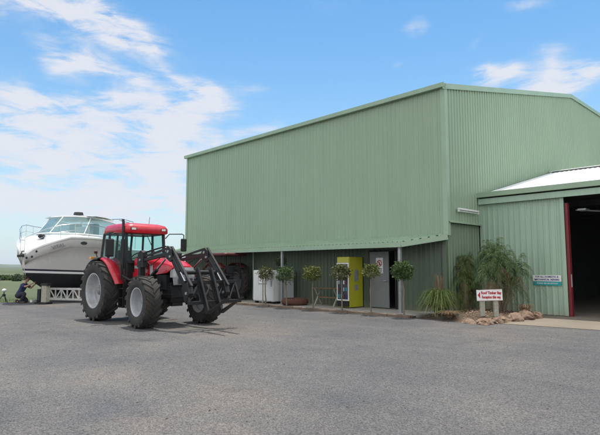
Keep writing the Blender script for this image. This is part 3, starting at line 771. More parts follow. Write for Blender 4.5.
# ------------------------------------------------------------------ garden bed
bed = [(-9.15,13.80),(-8.3,13.74),(-7.5,13.66),(-6.85,13.62),(-6.62,14.3),(-6.5,15.2),(-6.45,16.2),(-6.9,17.45),(-8.8,17.5),(-8.8,15.2)]
g = MB(); n = len(bed); cx_ = sum(p[0] for p in bed)/n; cy_ = sum(p[1] for p in bed)/n
vs = [(cx_, cy_, .2)]
rings = 5
for k in range(1, rings+1):
    for p in bed:
        f = k/rings; vs.append((cx_+(p[0]-cx_)*f, cy_+(p[1]-cy_)*f, .2*(1-f**3)+.03+(rnd.uniform(-.02,.02) if k < rings else -.02)))
fs = [(0, 1+i, 1+(i+1) % n) for i in range(n)]
for k in range(rings-1):
    for i in range(n): fs.append((1+k*n+i, 1+(k+1)*n+i, 1+(k+1)*n+(i+1) % n, 1+k*n+(i+1) % n))
g.add(vs, fs, True); structure(g.build('garden_bed', M['soil']))
def rock(x, y, s, seed, label):
    rr = random.Random(seed); g = MB(); g.ball((0,0,0), 1, 14)
    off = V((seed*3.1, 0, 0))
    vs = []
    for v in g.v:
        v = V(v); d = 1 + .38*noise.noise(v*1.2+off) + .22*noise.noise(v*2.7+off) + .12*noise.noise(v*6+off)
        p = V((v.x*s[0]*d, v.y*s[1]*d, v.z*s[2]*d))
        for ax in (V((.6,.5,.62)), V((-.7,.2,.68)), V((.1,-.9,.4)), V((.9,-.3,.2))):
            ax = V((ax.x/s[0], ax.y/s[1], ax.z/s[2])); k = .8/ (ax.length); ln = ax.normalized()
            e = p.dot(ln) - k*.98
            if e > 0: p -= ln*e*.85
        vs.append(p)
    g.v = [tuple(v) for v in vs]; g.sm = [False]*len(g.f)
    o = g.build('rock', M['rock']); o.location = (x, y, s[2]*.35+.02); o.rotation_euler = (0, 0, rr.uniform(0, 6))
    return tag(o, label, 'rock', 'sandstone rocks edging the garden bed')
rocks = [(-7.28,13.62,(.26,.15,.10),'flat pale rock below the left post of the red and white sign'),
 (-6.84,13.70,(.25,.2,.13),'low flat rock at the front corner of the garden bed'),
 (-6.72,14.18,(.18,.15,.13),'small pinkish rock just right of the red and white sign'),
 (-6.80,14.65,(.22,.18,.12),'brown rock second behind the front corner of the bed edge'),
 (-6.62,15.05,(.30,.22,.19),'largest pale sandstone block in the middle of the right bed edge'),
 (-6.60,15.75,(.3,.28,.22),'rounded rock directly behind the largest sandstone block'),
 (-6.55,16.35,(.26,.22,.16),'last reddish rock of the edging, nearest the workshop wall')]
for i, (x, y, s, lab) in enumerate(rocks): rock(x, y, s, i+2, lab)

g = MB(); rr = random.Random(77)
for i in range(2600):
    u = rr.random(); x = rr.uniform(-9.0,-6.55); y = rr.uniform(13.75, 17.2)
    if x < -8.7 and y > 15.2: continue
    z = .2 - .02*rr.random() if (x+7.75)**2 + (y-15.2)**2*.5 < 1.0 else .14
    f = max(abs(x+7.7)/1.15, abs(y-15.3)/1.7); z = .235*(1-min(1,f)**3)+.035
    a = rr.uniform(0,6.3); q = rr.uniform(.012,.045)
    p = V((x,y,z)); d = V((math.cos(a),math.sin(a),rr.uniform(-.3,.5)))*q; e = V((-math.sin(a),math.cos(a),rr.uniform(-.3,.3)))*q*.35
    g.add([p-d,p+e,p+d,p-e],[(0,1,2,3)])
tag(g.build('leaf_litter', M['frond_dry']), 'fallen dry fronds and leaves lying on the garden bed', 'leaf litter', kind='stuff')
g = MB(); rr = random.Random(78)
for i in range(1500):
    if rr.random() < .6: x = rr.uniform(-20,-6.6); y = 13.40+(x+25)*.0102 - abs(rr.gauss(0,.22)) + (.15 if x > -9 else 0)
    else: x = rr.uniform(-16,-1); y = rr.uniform(2,13)
    q = rr.uniform(.006,.016); b = len(g.v)
    p = V((x,y,.018+q*.4)); vs = [p+V((rr.uniform(.7,1.2)*q*dx, rr.uniform(.7,1.2)*q*dy, rr.uniform(.6,1)*q*dz)) for dx,dy,dz in ((1,0,0),(-1,0,0),(0,1,0),(0,-1,0),(0,0,.9),(0,0,-.9))]
    g.add(vs, [(0,2,4),(2,1,4),(1,3,4),(3,0,4),(2,0,5),(1,2,5),(3,1,5),(0,3,5)])
tag(g.build('loose_gravel', M['grit']), 'loose pebbles and grit scattered on the yard near the kerb', 'gravel', kind='stuff')

def blades(g, c, n, h, spread, wd, seed, droop=.8, a0=0, a1=6.2832, segs=5):
    rr = random.Random(seed); c = V(c)
    for i in range(n):
        a = rr.uniform(a0, a1); out = spread*rr.uniform(.25, 1.0); hh = h*rr.uniform(.6, 1.05)
        d = V((math.cos(a), math.sin(a), 0)); sd = V((-d.y, d.x, 0))
        base = c + d*rr.uniform(0, .08) + sd*rr.uniform(-.05,.05)
        vs = []
        for k in range(segs+1):
            t = k/segs; r = out*t**1.25; z = hh*(math.sin(min(1, t*1.15)*PI*.5)) - droop*hh*max(0, t-.45)**2*1.9*out/spread
            w = wd*(1-t*.85)
            p = base + d*r + V((0,0,z)); vs += [p-sd*w, p+sd*w]
        g.add(vs, [(2*k, 2*k+1, 2*k+3, 2*k+2) for k in range(segs)])
# grass clump with dry plume
t = thing('grass_clump', 'green strappy grass clump with dry brown plume right of the verandah', 'plant', (-8.65, 14.35, .08))
g = MB(); blades(g, (0,0,-.02), 800, .95, .80, .011, 4, .95); blades(g, (0,0,-.02), 500, .62, .85, .011, 14, 1.5); g.build('blades', M['blade'], t)
g = MB(); blades(g, (0,0,0), 170, .6, .78, .010, 5, 1.3); g.build('dead_blades', M['frond_dry'], t)
g = MB(); blades(g, (0,0,0), 110, 1.25, .17, .012, 9, .1); g.build('plume', M['frond_dry'], t)
t = thing('dry_grass_tuft', 'low brown dead tuft sprawling over the kerb below the strappy clump', 'plant', (-8.0, 13.80, .12))
g = MB(); blades(g, (0,0,0), 420, .22, .42, .007, 8, .6); g.build('blades', M['frond_dry'], t)
t = thing('dry_grass_tuft', 'brown dry tuft growing between the last rocks near the workshop wall', 'plant', (-6.72, 16.05, .07))
g = MB(); blades(g, (0,0,0), 300, .42, .38, .008, 18, .4); g.build('blades', M['frond_dry'], t)

def frond(g, base, d, out, up, droop, leaf, rr, nl=26, w=.006, rach=.008):
    sd = V((-d.y, d.x, 0)); pts_ = []
    for k in range(9):
        t = k/8
        pts_.append(base + d*out*t + V((0,0, up*math.sin(t*PI*.62) - droop*t*t)))
    for k in range(8):
        p, q = pts_[k], pts_[k+1]; g.add([p-sd*rach*(1-k/9), p+sd*rach*(1-k/9), q+sd*rach*(1-(k+1)/9), q-sd*rach*(1-(k+1)/9)], [(0,1,2,3)])
    for i in range(nl):
        t = .15 + .85*i/nl; k = min(7, int(t*8)); p = pts_[k].lerp(pts_[k+1], t*8-k)
        tan = (pts_[k+1]-pts_[k]).normalized()
        for s_ in (-1, 1):
            l = leaf*(1-.55*t)*rr.uniform(.75, 1.15)
            tip = p + (sd*s_*.62 + tan*.62 + V((0,0,-.42)))*l + V((rr.gauss(0,.02), rr.gauss(0,.02), rr.gauss(0,.02)))
            m_ = p.lerp(tip, .5) + V((0,0,.02)); wv = tan*w
            g.add([p-wv*.4, m_-wv, tip, m_+wv, ], [(0,1,2,3)])
def palm(name, label, x, y, z, heads, n, out, leaf, seed, dry=16, fm='frond'):
    t = thing(name, label, 'plant', (x, y, z)); rr = random.Random(seed)
    gt = MB(); gf = MB(); gd = MB()
    for hi, (hx, hy, hz) in enumerate(heads):
        b0 = V((hx*.35, hy*.35, -z+.1)); top = V((hx, hy, hz))
        gt.tube([b0, b0.lerp(top,.5)+V((0,0,.03)), top], [.07,.055,.045], 8)
        for i in range(n):
            a = i*2.399+rr.random()*.5; e = i/n
            d = V((math.cos(a), math.sin(a), 0))
            o_ = out*(.35+.65*e)*rr.uniform(.85,1.15); up = out*(.75-.55*e)*rr.uniform(.8,1.2); dr_ = out*(.25+.95*e)*rr.uniform(.8,1.15)
            frond(gf, top+V((0,0,.02*(1-e))), d, o_, up, dr_, leaf, rr)
        for i in range(dry):
            a = rr.uniform(0, 6.3); d = V((math.cos(a), math.sin(a), 0))
            frond(gd, top-V((0,0,.05)), d, out*.45*rr.uniform(.6,1.2), .05, min(hz, out*1.25)*rr.uniform(.75,1.05), leaf*.6, rr, 18)
    gt.build('trunk', M['bark'], t); gf.build('fronds', M[fm], t); gd.build('dead_fronds', M['frond_dry'], t)
palm('feathery_palm', 'big feathery weeping palm in the garden against the pale workshop wall', -7.72, 16.1, .15,
     [(0,0,1.75),(.40,-.25,1.45),(-.22,.22,1.5),(.58,.30,1.2),(.16,-.45,1.05),(.35,.1,.8)], 36, .92, .28, 21, 26)
palm('weeping_shrub', 'narrow olive green weeping shrub between the shed corner and the big palm', -8.62, 16.0, .12,
     [(0,0,1.5),(.12,-.32,1.05),(-.02,.25,.75),(.1,-.1,.5)], 30, .60, .24, 33, 18, 'frond2')

# red and white direction sign on two posts, facing the camera side
spos = V((-7.00, 14.30, .16))
face = math.atan2(-.73, .69)      # outward normal azimuth
sn = thing('direction_sign', 'white sign with red arrow and red lettering on two stout grey posts', 'sign', spos, face+PI/2)
for sx in (-.19, .19):
    g = MB(); g.bb(sx-.065, sx+.065, .0, .11, 0, .50); g.build('post', M['post'], sn, .01)
g = MB(); g.box((0,-.02,.62), (.72,.03,.31), Matrix.Rotation(R_(-1.5),3,'Y')); bd = g.build('sign_board', M['sign_white'], sn, .004)
g = MB(); g.prism([(-.335,.62),(-.265,.72),(-.265,.52)], lambda u,v,d: (u,d,v), -.039, -.036); g.build('arrow', M['sign_red'], bd)
g = MB()
for (a,b,c,d_) in ((-.35,.35,.765,.769),(-.35,.35,.475,.479)): g.bb(a,b,-.038,-.0355,c,d_)
g.build('border', M['sign_red'], bd)
text('lettering', 'Roof Timber Bay', .108, M['sign_red'], bd, (.045,-.038,.685), (PI/2,0,0), sx=.76, bold=.005)
text('lettering', 'Reception this way', .108, M['sign_red'], bd, (.045,-.038,.565), (PI/2,0,0), sx=.64, bold=.005)

# ------------------------------------------------------------------ tractor
def tyre_mesh(R, W, r, lugs):
    g = MB(); h = W/2
    prof = [(r*.98,-h*.72),(r*1.02,-h*.86),(r+(R-r)*.35,-h*1.0),(r+(R-r)*.68,-h*1.0),(R*.945,-h*.86),(R*.962,-h*.55),(R*.966,0),(R*.962,h*.55),(R*.945,h*.86),(r+(R-r)*.68,h*1.0),(r+(R-r)*.35,h*1.0),(r*1.02,h*.86),(r*.98,h*.72)]
    g.lathe(prof, n=48)
    da = 2*PI/lugs
    for s in (-1, 1):
        for k in range(lugs):
            a0 = k*da + (da/2 if s > 0 else 0)
            vs = []
            for j in range(5):
                t = j/4
                ww = s*(-.02*W + t*h*1.03); ac = a0 + .95*da*t**.9*1.0
                th = da*.17*(1+.25*t)
                ro = R if t < .8 else R*(1-.012*(t-.8)*5); ri = R*.955 if t < .8 else R*.90
                for (aa, rr_) in ((ac-th, ri), (ac-th*.75, ro), (ac+th*.75, ro), (ac+th, ri)):
                    vs.append((math.cos(aa)*rr_, ww, math.sin(aa)*rr_))
            fs = []
            for j in range(4):
                for q in range(3): fs.append((j*4+q, j*4+q+1, (j+1)*4+q+1, (j+1)*4+q))
            fs += [(0,1,2,3), (16,19,18,17)]
            g.add(vs, fs)
            # shoulder foot of each lug
            aa = a0+.95*da; th = da*.2; e = s*h*1.03
            g.add([(math.cos(aa-th)*R*.985, e, math.sin(aa-th)*R*.985),(math.cos(aa+th)*R*.985, e, math.sin(aa+th)*R*.985),
                   (math.cos(aa+th*.7)*R*.84, s*h*.99, math.sin(aa+th*.7)*R*.84),(math.cos(aa-th*.7)*R*.84, s*h*.99, math.sin(aa-th*.7)*R*.84)], [(0,1,2,3)])
    return g
def wheel(parent, loc, R, W, r, lugs, out, steer=0, rimmat=None, dish=.0):
    g = tyre_mesh(R, W, r, lugs)
    if out > 0: pass
    wh = bpy.data.objects.new('wheel', None); COL.objects.link(wh); wh.parent = parent; wh.location = loc; wh.rotation_euler = (0, .1, steer)
    g.build('tyre', M['tyre'], wh)
    o = out
    g = MB(); h = W/2
    g.lathe([(r*1.0,o*h*.80),(r*1.035,o*h*.86),(r*1.03,o*h*.90),(r*.965,o*h*.86),(r*.93,o*h*.70),(r*.90,o*h*.2),(r*.84,o*h*(-.05-dish)),(r*.55,o*h*(.02-dish)),(r*.40,o*h*(.12-dish)),(r*.36,o*h*(.12-dish)),(0,o*h*(.12-dish))], n=40)
    g.lathe([(r*1.0,-o*h*.80),(r*1.03,-o*h*.88),(r*.95,-o*h*.84),(r*.9,-o*h*.3),(r*.84,-o*h*.15),(0,-o*h*.15)], n=32)
    rm = g.build('rim', rimmat or M['rim'], wh)
    g = MB(); hb = o*h*(.12-dish)
    g.lathe([(r*.30,hb+o*.0),(r*.30,hb+o*.03),(r*.20,hb+o*.05),(r*.19,hb+o*.10),(r*.12,hb+o*.12),(0,hb+o*.12)], n=20)
    for k in range(8):
        a = k*PI/4; g.cyl((math.cos(a)*r*.36, hb-o*.01, math.sin(a)*r*.36), (math.cos(a)*r*.36, hb+o*.03, math.sin(a)*r*.36), .016, n=6)
    g.build('hub', M['hub'], wh)
    return wh
TX, TY = -15.27, 7.40
tr = thing('tractor', 'bright red four-wheel-drive farm tractor with a black front loader', 'tractor', (TX, TY, .018), R_(1.0))
RR, RF = .87, .665
for s in (-1, 1):
    wheel(tr, (0, s*.86, RR), RR, .46, .50, 20, s, dish=.35)
    wheel(tr, (2.74, s*.93, RF), RF, .44, .36, 18, s, R_(-4), dish=.45)
# chassis, engine, axles
g = MB(); g.bb(-.45, .9, -.3, .3, .55, 1.15); g.bb(.9, 2.9, -.24, .24, .62, 1.15); g.cyl((0,-.68,RR), (0,.68,RR), .15, n=14); g.bb(-.2,.2,-.35,.35,.62,1.15)
g.build('chassis', M['chassis'], tr, .02)
g = MB(); g.cyl((2.70,-.68,RF), (2.70,.68,RF), .075, n=12); g.bb(2.53,2.87,-.16,.16,.52,.8); g.cyl((2.70,-.7,RF),(2.70,-.58,RF),.15,n=16); g.cyl((2.70,.58,RF),(2.70,.7,RF),.15,n=16)
g.build('front_axle', M['chassis'], tr)
g = MB(); g.bb(1.3,2.8,-.33,-.2,.95,1.35); g.bb(1.5,2.0,-.4,-.33,.98,1.28); g.cyl((1.35,-.35,1.12),(1.65,-.35,1.12),.09,n=14); g.tube([(2.1,-.36,1.3),(2.3,-.4,1.0),(2.2,-.36,.8)],.03,8)
g.bb(2.75,3.0,-.28,.28,.75,1.05); g.cyl((2.3,-.34,1.1),(2.6,-.34,1.1),.07,n=12); g.bb(1.3,2.8,.2,.33,.95,1.35)
g.build('engine', M['chassis'], tr, .01)
# front weight block/bumper
# hood
def sec(x, w, zt, zb, crown=.05, n=9):
    ps = [(x, -w/2, zb)]
    for i in range(n):
        t = i/(n-1); a = PI*(1-t); yy = math.cos(a)*w/2; k = abs(math.cos(a))**3.2
        ps.append((x, yy, zt - crown*k - .05*k*k*(1 if abs(math.cos(a)) > .85 else 0)))
    ps.append((x, w/2, zb)); return ps
g = MB(); g.loft([sec(1.12,.84,1.86,1.40), sec(1.6,.82,1.84,1.36), sec(2.3,.76,1.78,1.36), sec(2.75,.70,1.72,1.40), sec(2.98,.62,1.64,1.52), sec(3.05,.56,1.58,1.54)], caps=True)
hood = g.build('hood', M['red'], tr)
g = MB()
for s in (-1,1):
    g.prism([(1.15,1.42),(2.0,1.40),(2.0,1.20),(1.9,1.16),(1.25,1.10),(1.15,1.2)], lambda u,v,d: (u,d,v), s*.40, s*.425)
g.build('side_panel', M['red'], tr, .006)
g = MB()
for s in (-1,1): g.prism([(2.01,1.63),(2.12,1.63),(2.22,1.22),(2.05,1.22)], lambda u,v,d: (u,d,v), s*.405, s*.43)
g.build('silver_trim', M['silver'], hood)
g = MB(); g.loft([[(3.0,-.28,1.08),(3.0,-.31,1.30),(3.01,-.30,1.52),(3.01,.30,1.52),(3.0,.31,1.30),(3.0,.28,1.08)],[(3.10,-.25,1.1),(3.13,-.28,1.30),(3.08,-.27,1.55),(3.08,.27,1.55),(3.13,.28,1.30),(3.10,.25,1.1)]], False, True, True)
g.bb(2.86,3.0,-.31,.31,1.28,1.50)
gr = g.build('grille', M['silver'], tr, .012)
g = MB()
for k in range(7): g.bb(3.115,3.135,-.22,.22,1.12+k*.022,1.13+k*.022)
g.build('grille_slats', M['black'], gr)
for s in (-1,1):
    g = MB(); g.box((3.12,s*.14,1.38),(.04,.19,.10)); hl = g.build('headlight', M['black'], tr, .01)
    for q in (-.045,.045):
        g = MB(); g.lathe([(0,.03),(.03,.028),(.038,.018),(.04,0)], (3.135,s*.14+q,1.38), (1,0,0), 14); g.build('lens', M['lamp'], hl)
# cab
g = MB()
P = {}
for s in (-1,1):
    a_lo, a_hi = V((1.15,s*.60,1.25)), V((1.02,s*.60,2.56))
    b_lo, b_hi = V((.18,s*.74,1.2)), V((.20,s*.70,2.56))
    c_lo, c_hi = V((-.40,s*.68,1.62)), V((-.28,s*.64,2.56))
    P[s] = (a_lo,a_hi,b_lo,b_hi,c_lo,c_hi)
    g.beam(a_lo,a_hi,.07,.08); g.beam(b_lo,b_hi,.05,.07); g.beam(c_lo,c_hi,.06,.07)
    g.beam(a_lo-V((0,0,.05)), b_lo-V((0,0,.05)), .06,.09); g.beam(b_lo-V((0,0,-.42)), c_lo, .05,.06)
    g.beam(a_hi,b_hi,.06,.07); g.beam(b_hi,c_hi,.06,.07)
g.beam(P[-1][0]+V((0,0,.45)),P[1][0]+V((0,0,.45)),.06,.08); g.beam(P[-1][1],P[1][1],.07,.07); g.beam(P[-1][4],P[1][4],.06,.08); g.beam(P[-1][5],P[1][5],.06,.07)
# rear window mullions seen through the windscreen
g.beam((-.40,-.22,1.62),(-.28,-.22,2.56),.06,.05); g.beam((-.40,.25,1.62),(-.28,.25,2.56),.06,.05)
cabf = g.build('cab_frame', M['black'], tr, .008)
g = MB(); g.bb(-.5,1.1,-.58,.58,1.12,1.2); g.bb(1.02,1.12,-.55,.55,1.2,1.72); g.bb(-.52,-.35,-.6,.6,1.15,1.62)
for s in (-1,1): g.bb(-.45,.15,s*.60-.04,s*.60+.04,1.15,1.66)
g.build('cab_floor', M['chassis'], tr, .01)
def quad(g, a, b, c, d, t=.006):
    n = (V(b)-V(a)).cross(V(d)-V(a)).normalized()*t
    g.add([V(a)-n,V(b)-n,V(c)-n,V(d)-n,V(a)+n,V(b)+n,V(c)+n,V(d)+n],[(3,2,1,0),(4,5,6,7),(0,1,5,4),(1,2,6,5),(2,3,7,6),(3,0,4,7)])
for s in (-1,1):
    a_lo,a_hi,b_lo,b_hi,c_lo,c_hi = P[s]
    g = MB(); quad(g, a_lo,b_lo,b_hi,a_hi); dg = g.build('door_glass', M['cabglass'], tr)
    g = MB(); g.bb(.26,.30,s*.74-.02,s*.74+.02,1.5,1.62); g.build('handle', M['black'], dg)
    g = MB(); quad(g, b_lo+V((0,0,.45)),c_lo,c_hi,b_hi); g.build('side_window', M['cabglass'], tr)
g = MB(); quad(g, P[-1][0]+V((0.0,0,.46)), P[1][0]+V((0.0,0,.46)), P[1][1], P[-1][1]); ws_ = g.build('windscreen', M['cabglass'], tr)
g = MB(); g.beam((1.12,.0,2.5),(1.14,.28,1.95),.01,.02); g.build('wiper', M['black'], ws_)
g = MB(); quad(g, P[-1][4], P[1][4], P[1][5], P[-1][5]); g.build('rear_window', M['cabglass'], tr)
# cab roof, rounded
def rsec(z, x0, x1, hw, r=.18):
    ps = []
    for (cx0, cy0, a0) in ((x1-r, hw-r, 0), (x0+r, hw-r, 90), (x0+r, -hw+r, 180), (x1-r, -hw+r, 270)):
        for k in range(6):
            a = R_(a0+k*18); ps.append((cx0+math.cos(a)*r, cy0+math.sin(a)*r, z))
    return ps
g = MB(); g.loft([rsec(2.54,-.26,1.16,.66,.14), rsec(2.57,-.32,1.22,.70,.16), rsec(2.70,-.32,1.23,.70,.18), rsec(2.79,-.30,1.16,.66,.2), rsec(2.84,-.26,1.0,.56,.22)], True, True, True)
rf = g.build('cab_roof', M['red'], tr)
for s in (-1,1):
    g = MB(); g.box((1.215,s*.48,2.66),(.05,.17,.085)); wl = g.build('work_light', M['black'], rf, .01)
    g = MB(); g.box((1.242,s*.48,2.66),(.012,.13,.06)); g.build('lens', M['lamp'], wl)
g = MB(); g.tube([(.3,.5,2.82),(.32,.52,3.12)],.008,6); g.build('aerial', M['black'], rf)
# exhaust and air pre-cleaner at the right front pillar
g = MB(); g.cyl((1.08,-.72,1.5),(1.08,-.72,2.35),.055,n=14); g.cyl((1.08,-.72,1.3),(1.08,-.72,1.5),.035,n=12); g.tube([(1.08,-.72,2.35),(1.08,-.72,2.82),(1.05,-.72,2.92)],.038,12); g.tube([(1.08,-.72,1.32),(1.3,-.6,1.2),(1.5,-.42,1.2)],.04,10)
g.build('exhaust_pipe', M['black'], tr)
# mirrors
g = MB(); g.tube([(1.05,-.66,2.5),(1.02,-.95,2.52),(1.02,-1.08,2.45),(1.02,-1.08,2.3)],.014,8); ma = g.build('mirror_arm', M['black'], tr)
g = MB(); g.box((1.02,-1.08,2.10),(.08,.24,.50)); g.build('mirror', M['black'], ma, .03)
g = MB(); g.tube([(1.08,.64,2.42),(1.12,.75,2.56),(1.14,1.18,2.58),(1.14,1.25,2.55),(1.14,1.25,2.42)],.016,8); ma = g.build('mirror_arm', M['black'], tr)
g = MB(); g.box((1.14,1.25,2.24),(.07,.20,.40)); g.build('mirror', M['black'], ma, .03)
# interior
g = MB(); g.box((.0,0,1.45),(.5,.5,.14)); g.box((-.24,0,1.78),(.12,.48,.6),Matrix.Rotation(R_(-8),3,'Y')); g.box((-.28,0,2.14),(.08,.26,.16)); g.cyl((0,0,1.2),(0,0,1.4),.12,n=12); g.build('seat', M['seat'], tr, .04)
g = MB()
rotm = Matrix.Rotation(R_(-38),3,'Y'); c0 = V((.62,0,1.86))
ring = [c0 + rotm @ V((math.cos(a*PI/12)*.20, math.sin(a*PI/12)*.20, 0)) for a in range(25)]
g.tube(ring,.017,8,False); 
for a in (0,2.1,4.2): g.tube([c0, c0+rotm@V((math.cos(a)*.2,math.sin(a)*.2,0))],.012,6)
g.build('steering_wheel', M['black'], tr)
g = MB(); g.tube([(.62,0,1.86),(.85,0,1.3)],.04,8); g.box((.88,0,1.68),(.22,.42,.18)); g.build('steering_column', M['blackp'], tr, .01)
# fenders
for s in (-1,1):
    for (nm, a0, a1, mt, yi, yo, r0) in (('fender', 12, 84, 'red', .50, .93, .955), ('fender_extension', 84, 138, 'blackp', .50, 1.03, .95)):
        g = MB(); n = 14; inn = []; out_ = []
        secs = []
        for k in range(n+1):
            a = R_(a0+(a1-a0)*k/n); e = (1 if nm != 'fender' else (1+ .10*max(0,(40-(a0+(a1-a0)*k/n))/40)))
            r1 = r0*e; yo2 = yo - (0.0 if nm != 'fender' else .10*max(0, (35-(a0+(a1-a0)*k/n))/35))
            pr_ = [(yi, r1), (yi, r1+.03), (yo2-.07, r1+.03), (yo2, r1-.01), (yo2, r1-.05), (yo2-.02, r1-.05), (yo2-.02, r1-.02), (yo2-.08, r1)]
            secs.append([(math.cos(a)*rr_, s*yy, RR+math.sin(a)*rr_) for (yy, rr_) in pr_])
        g.loft(secs, True, True, True)
        fe = g.build(nm, M[mt], tr)
        if nm == 'fender':
            # inner side plate of the fender down to the cab
            g = MB(); pl = [(math.cos(R_(a))*.96, RR+math.sin(R_(a))*.96) for a in range(12, 130, 8)] + [(-.55,1.15),(.6,.95)]
            g.prism(pl, lambda u,v,d: (u, s*d, v), .50, .53); g.build('inner_panel', M['blackp'], fe)
g = MB(); g.bb(-.62,-.5,-.95,-.80,1.80,1.87); g.build('tail_light', M['amber'], tr, .01)
g = MB(); g.tube([(-.35,-.80,1.80),(-.35,-.86,1.98)],.015,6); g.box((-.35,-.87,2.0),(.06,.09,.07)); g.build('indicator_light', M['red_old'], tr)
# steps and fuel tank
g = MB()
for k in range(3): g.bb(.95,1.22,-.74,-.50,.42+k*.26,.45+k*.26)
g.bb(.94,.96,-.74,-.5,.42,1.15); g.bb(1.21,1.23,-.74,-.5,.42,1.15)
g.build('step', M['black'], tr)
g = MB(); g.bb(1.28,1.68,-.66,-.34,.55,1.02); g.build('fuel_tank', M['blackp'], tr, .04)
g = MB(); g.tube([(1.1,-.75,1.2),(1.12,-.78,1.6),(1.1,-.72,1.7)],.014,8); g.build('grab_rail', M['black'], tr)
# ---- front loader
AY = .55
ldr = []
g = MB()
for s in (-1,1):
    g.beam((1.72,s*AY,.70),(1.66,s*AY,1.72),.12,.16,(0,1,0)); g.prism([(1.52,1.55),(1.86,1.55),(1.84,1.96),(1.70,2.02),(1.56,1.94)], lambda u,v,d: (u,d,v), s*AY-.07, s*AY+.07)
    g.beam((1.72,s*.25,.80),(1.72,s*AY,.80),.16,.14); g.beam((1.72,s*AY,.78),(2.95,s*.34,.80),.06,.12)
g.build('loader_tower', M['black'], tr, .01)
K = (3.12, 2.12); E1 = (4.02, .92)
for s in (-1,1):
    y = s*AY
    g = MB()
    g.beam((1.70,y,1.86),(3.16,y,2.06),.08,.10,(0,0,1)); g.beam((3.08,y,2.10),(3.98,y,.98),.10,.155,(0,1,0)) if False else g.beam((3.06,y,2.14),(4.02,y,.92),.12,.08,(0,1,0))
    g.prism([(2.95,1.98),(3.02,2.16),(3.14,2.24),(3.26,2.16),(3.34,1.86),(3.22,1.80),(3.05,1.9)], lambda u,v,d: (u,d,v), y-.065, y+.065)
    g.prism([(3.88,1.16),(4.04,1.22),(4.14,.92),(4.06,.80),(3.92,.84)], lambda u,v,d: (u,d,v), y-.07, y+.07)
    arm = g.build('loader_arm', M['black'], tr, .008)
    g = MB(); g.beam((1.72,y,1.96),(3.05,y,2.20),.05,.05); g.beam((3.20,y,2.22),(4.14,y,1.12),.05,.06,(0,1,0)); g.build('levelling_link', M['black'], arm)
    g = MB(); g.cyl((1.78,y,1.05),(2.5,y,1.58),.055,n=12); g.cyl((3.25,y,1.98),(3.62,y,1.52),.05,n=12); cy = g.build('hydraulic_cylinder', M['black'], arm)
    g = MB(); g.cyl((2.5,y,1.58),(2.92,y,1.90),.025,n=10); g.cyl((3.62,y,1.52),(4.0,y,1.06),.024,n=10); g.build('piston_rod', M['chrome'], cy)
    g = MB()
    for (px_, pz_) in ((1.70,1.88),(3.14,2.10),(4.02,.92),(3.24,1.96)): g.cyl((px_,y-.09,pz_),(px_,y+.09,pz_),.035,n=12)
    g.build('pivot_pin', M['galv'], arm)
g = MB(); g.cyl((3.62,-AY,1.42),(3.62,AY,1.42),.055,n=14); g.build('cross_tube', M['black'], tr)
def _low(o):
    for v in o.data.vertices:
        f = min(1, max(0, (v.co.z-.95)/1.1)); v.co.z -= .15*f
for o in list(tr.children):
    if o.name.startswith('loader_arm'):
        _low(o)
        for c in o.children:
            _low(c)
            for e in c.children: _low(e)
for y_ in (-AY, AY):
    g = MB(); g.tube([(1.75,y_+.07,1.75),(2.0,y_+.09,1.60),(2.5,y_+.08,1.80),(2.95,y_+.07,1.86)],.012,6); g.build('hydraulic_hose', M['blackp'], tr)
g = MB()
for s in (-1,1): g.prism([(1.25,1.60),(1.95,1.58),(1.93,1.50),(1.25,1.52)], lambda u,v,d: (u,d,v), s*.424, s*.428)
g.build('bonnet_stripe', M['silver'], tr)
for dy in (-.03,.03):
    g = MB(); g.tube([(1.75,-.52+dy,1.95),(2.2,-.50+dy,2.02),(2.9,-.52+dy,2.10),(3.15,-.52+dy,2.02),(3.5,-.51+dy,1.5),(3.6,-.3+dy,1.46)],.013,6); g.build('hydraulic_hose', M['black'], tr)
# carriage and pallet forks rolled back
ct = MB(); CXx = 4.10
def tilt(u, v): # u along carriage face normal (forward), v up, rolled back
    a = R_(24); return (CXx + u*math.cos(a) - v*math.sin(a), .66 + u*math.sin(a) + v*math.cos(a))
def cpt(u, y, v): x, z = tilt(u, v); return (x, y, z)
for v in (.02,.56): ct.beam(cpt(.02,-.62,v), cpt(.02,.98,v), .07,.08)
for y in (-.58,-.2,.2,.60,.94): ct.beam(cpt(.02,y,.02), cpt(.02,y,.56), .06,.05,(0,1,0))
for y in (-AY,AY): ct.beam(cpt(-.1,y,.1), cpt(-.1,y,.5), .12,.10,(0,1,0))
for (ya,yb) in ((-.58,-.2),(-.2,.2),(.2,.6),(.6,.94)): ct.beam(cpt(.02,ya,.05), cpt(.02,yb,.53), .03,.035,(0,1,0))
crg = ct.build('fork_carriage', M['black'], tr, .006)
for y in (-.18,.22):
    g = MB()
    g.beam(cpt(.09,y,-.28), cpt(.09,y,.90), .13,.055,(0,1,0))
    a = V(cpt(.09,y,-.28)); b = V(cpt(1.02,y,-.25)); m_ = a.lerp(b,.5)
    w0 = V((0,.065,0)); nrm = (b-a).normalized().cross(V((0,1,0))).normalized()
    if nrm.z < 0: nrm = -nrm
    g.add([a-w0-nrm*.03,a+w0-nrm*.03,b+w0*.7-nrm*.006,b-w0*.7-nrm*.006,a-w0+nrm*.03,a+w0+nrm*.03,b+w0*.7+nrm*.006,b-w0*.7+nrm*.006],[(3,2,1,0),(4,5,6,7),(0,1,5,4),(1,2,6,5),(2,3,7,6),(3,0,4,7)])
    g.build('fork', M['black'], tr, .004)

for o in tr.children:
    if o.name.split('.')[0] in ('loader_tower','loader_arm','cross_tube','hydraulic_hose','fork_carriage','fork'): o.location.x += .22
    if o.name.split('.')[0] in ('hood','grille'): o.location.x += .10
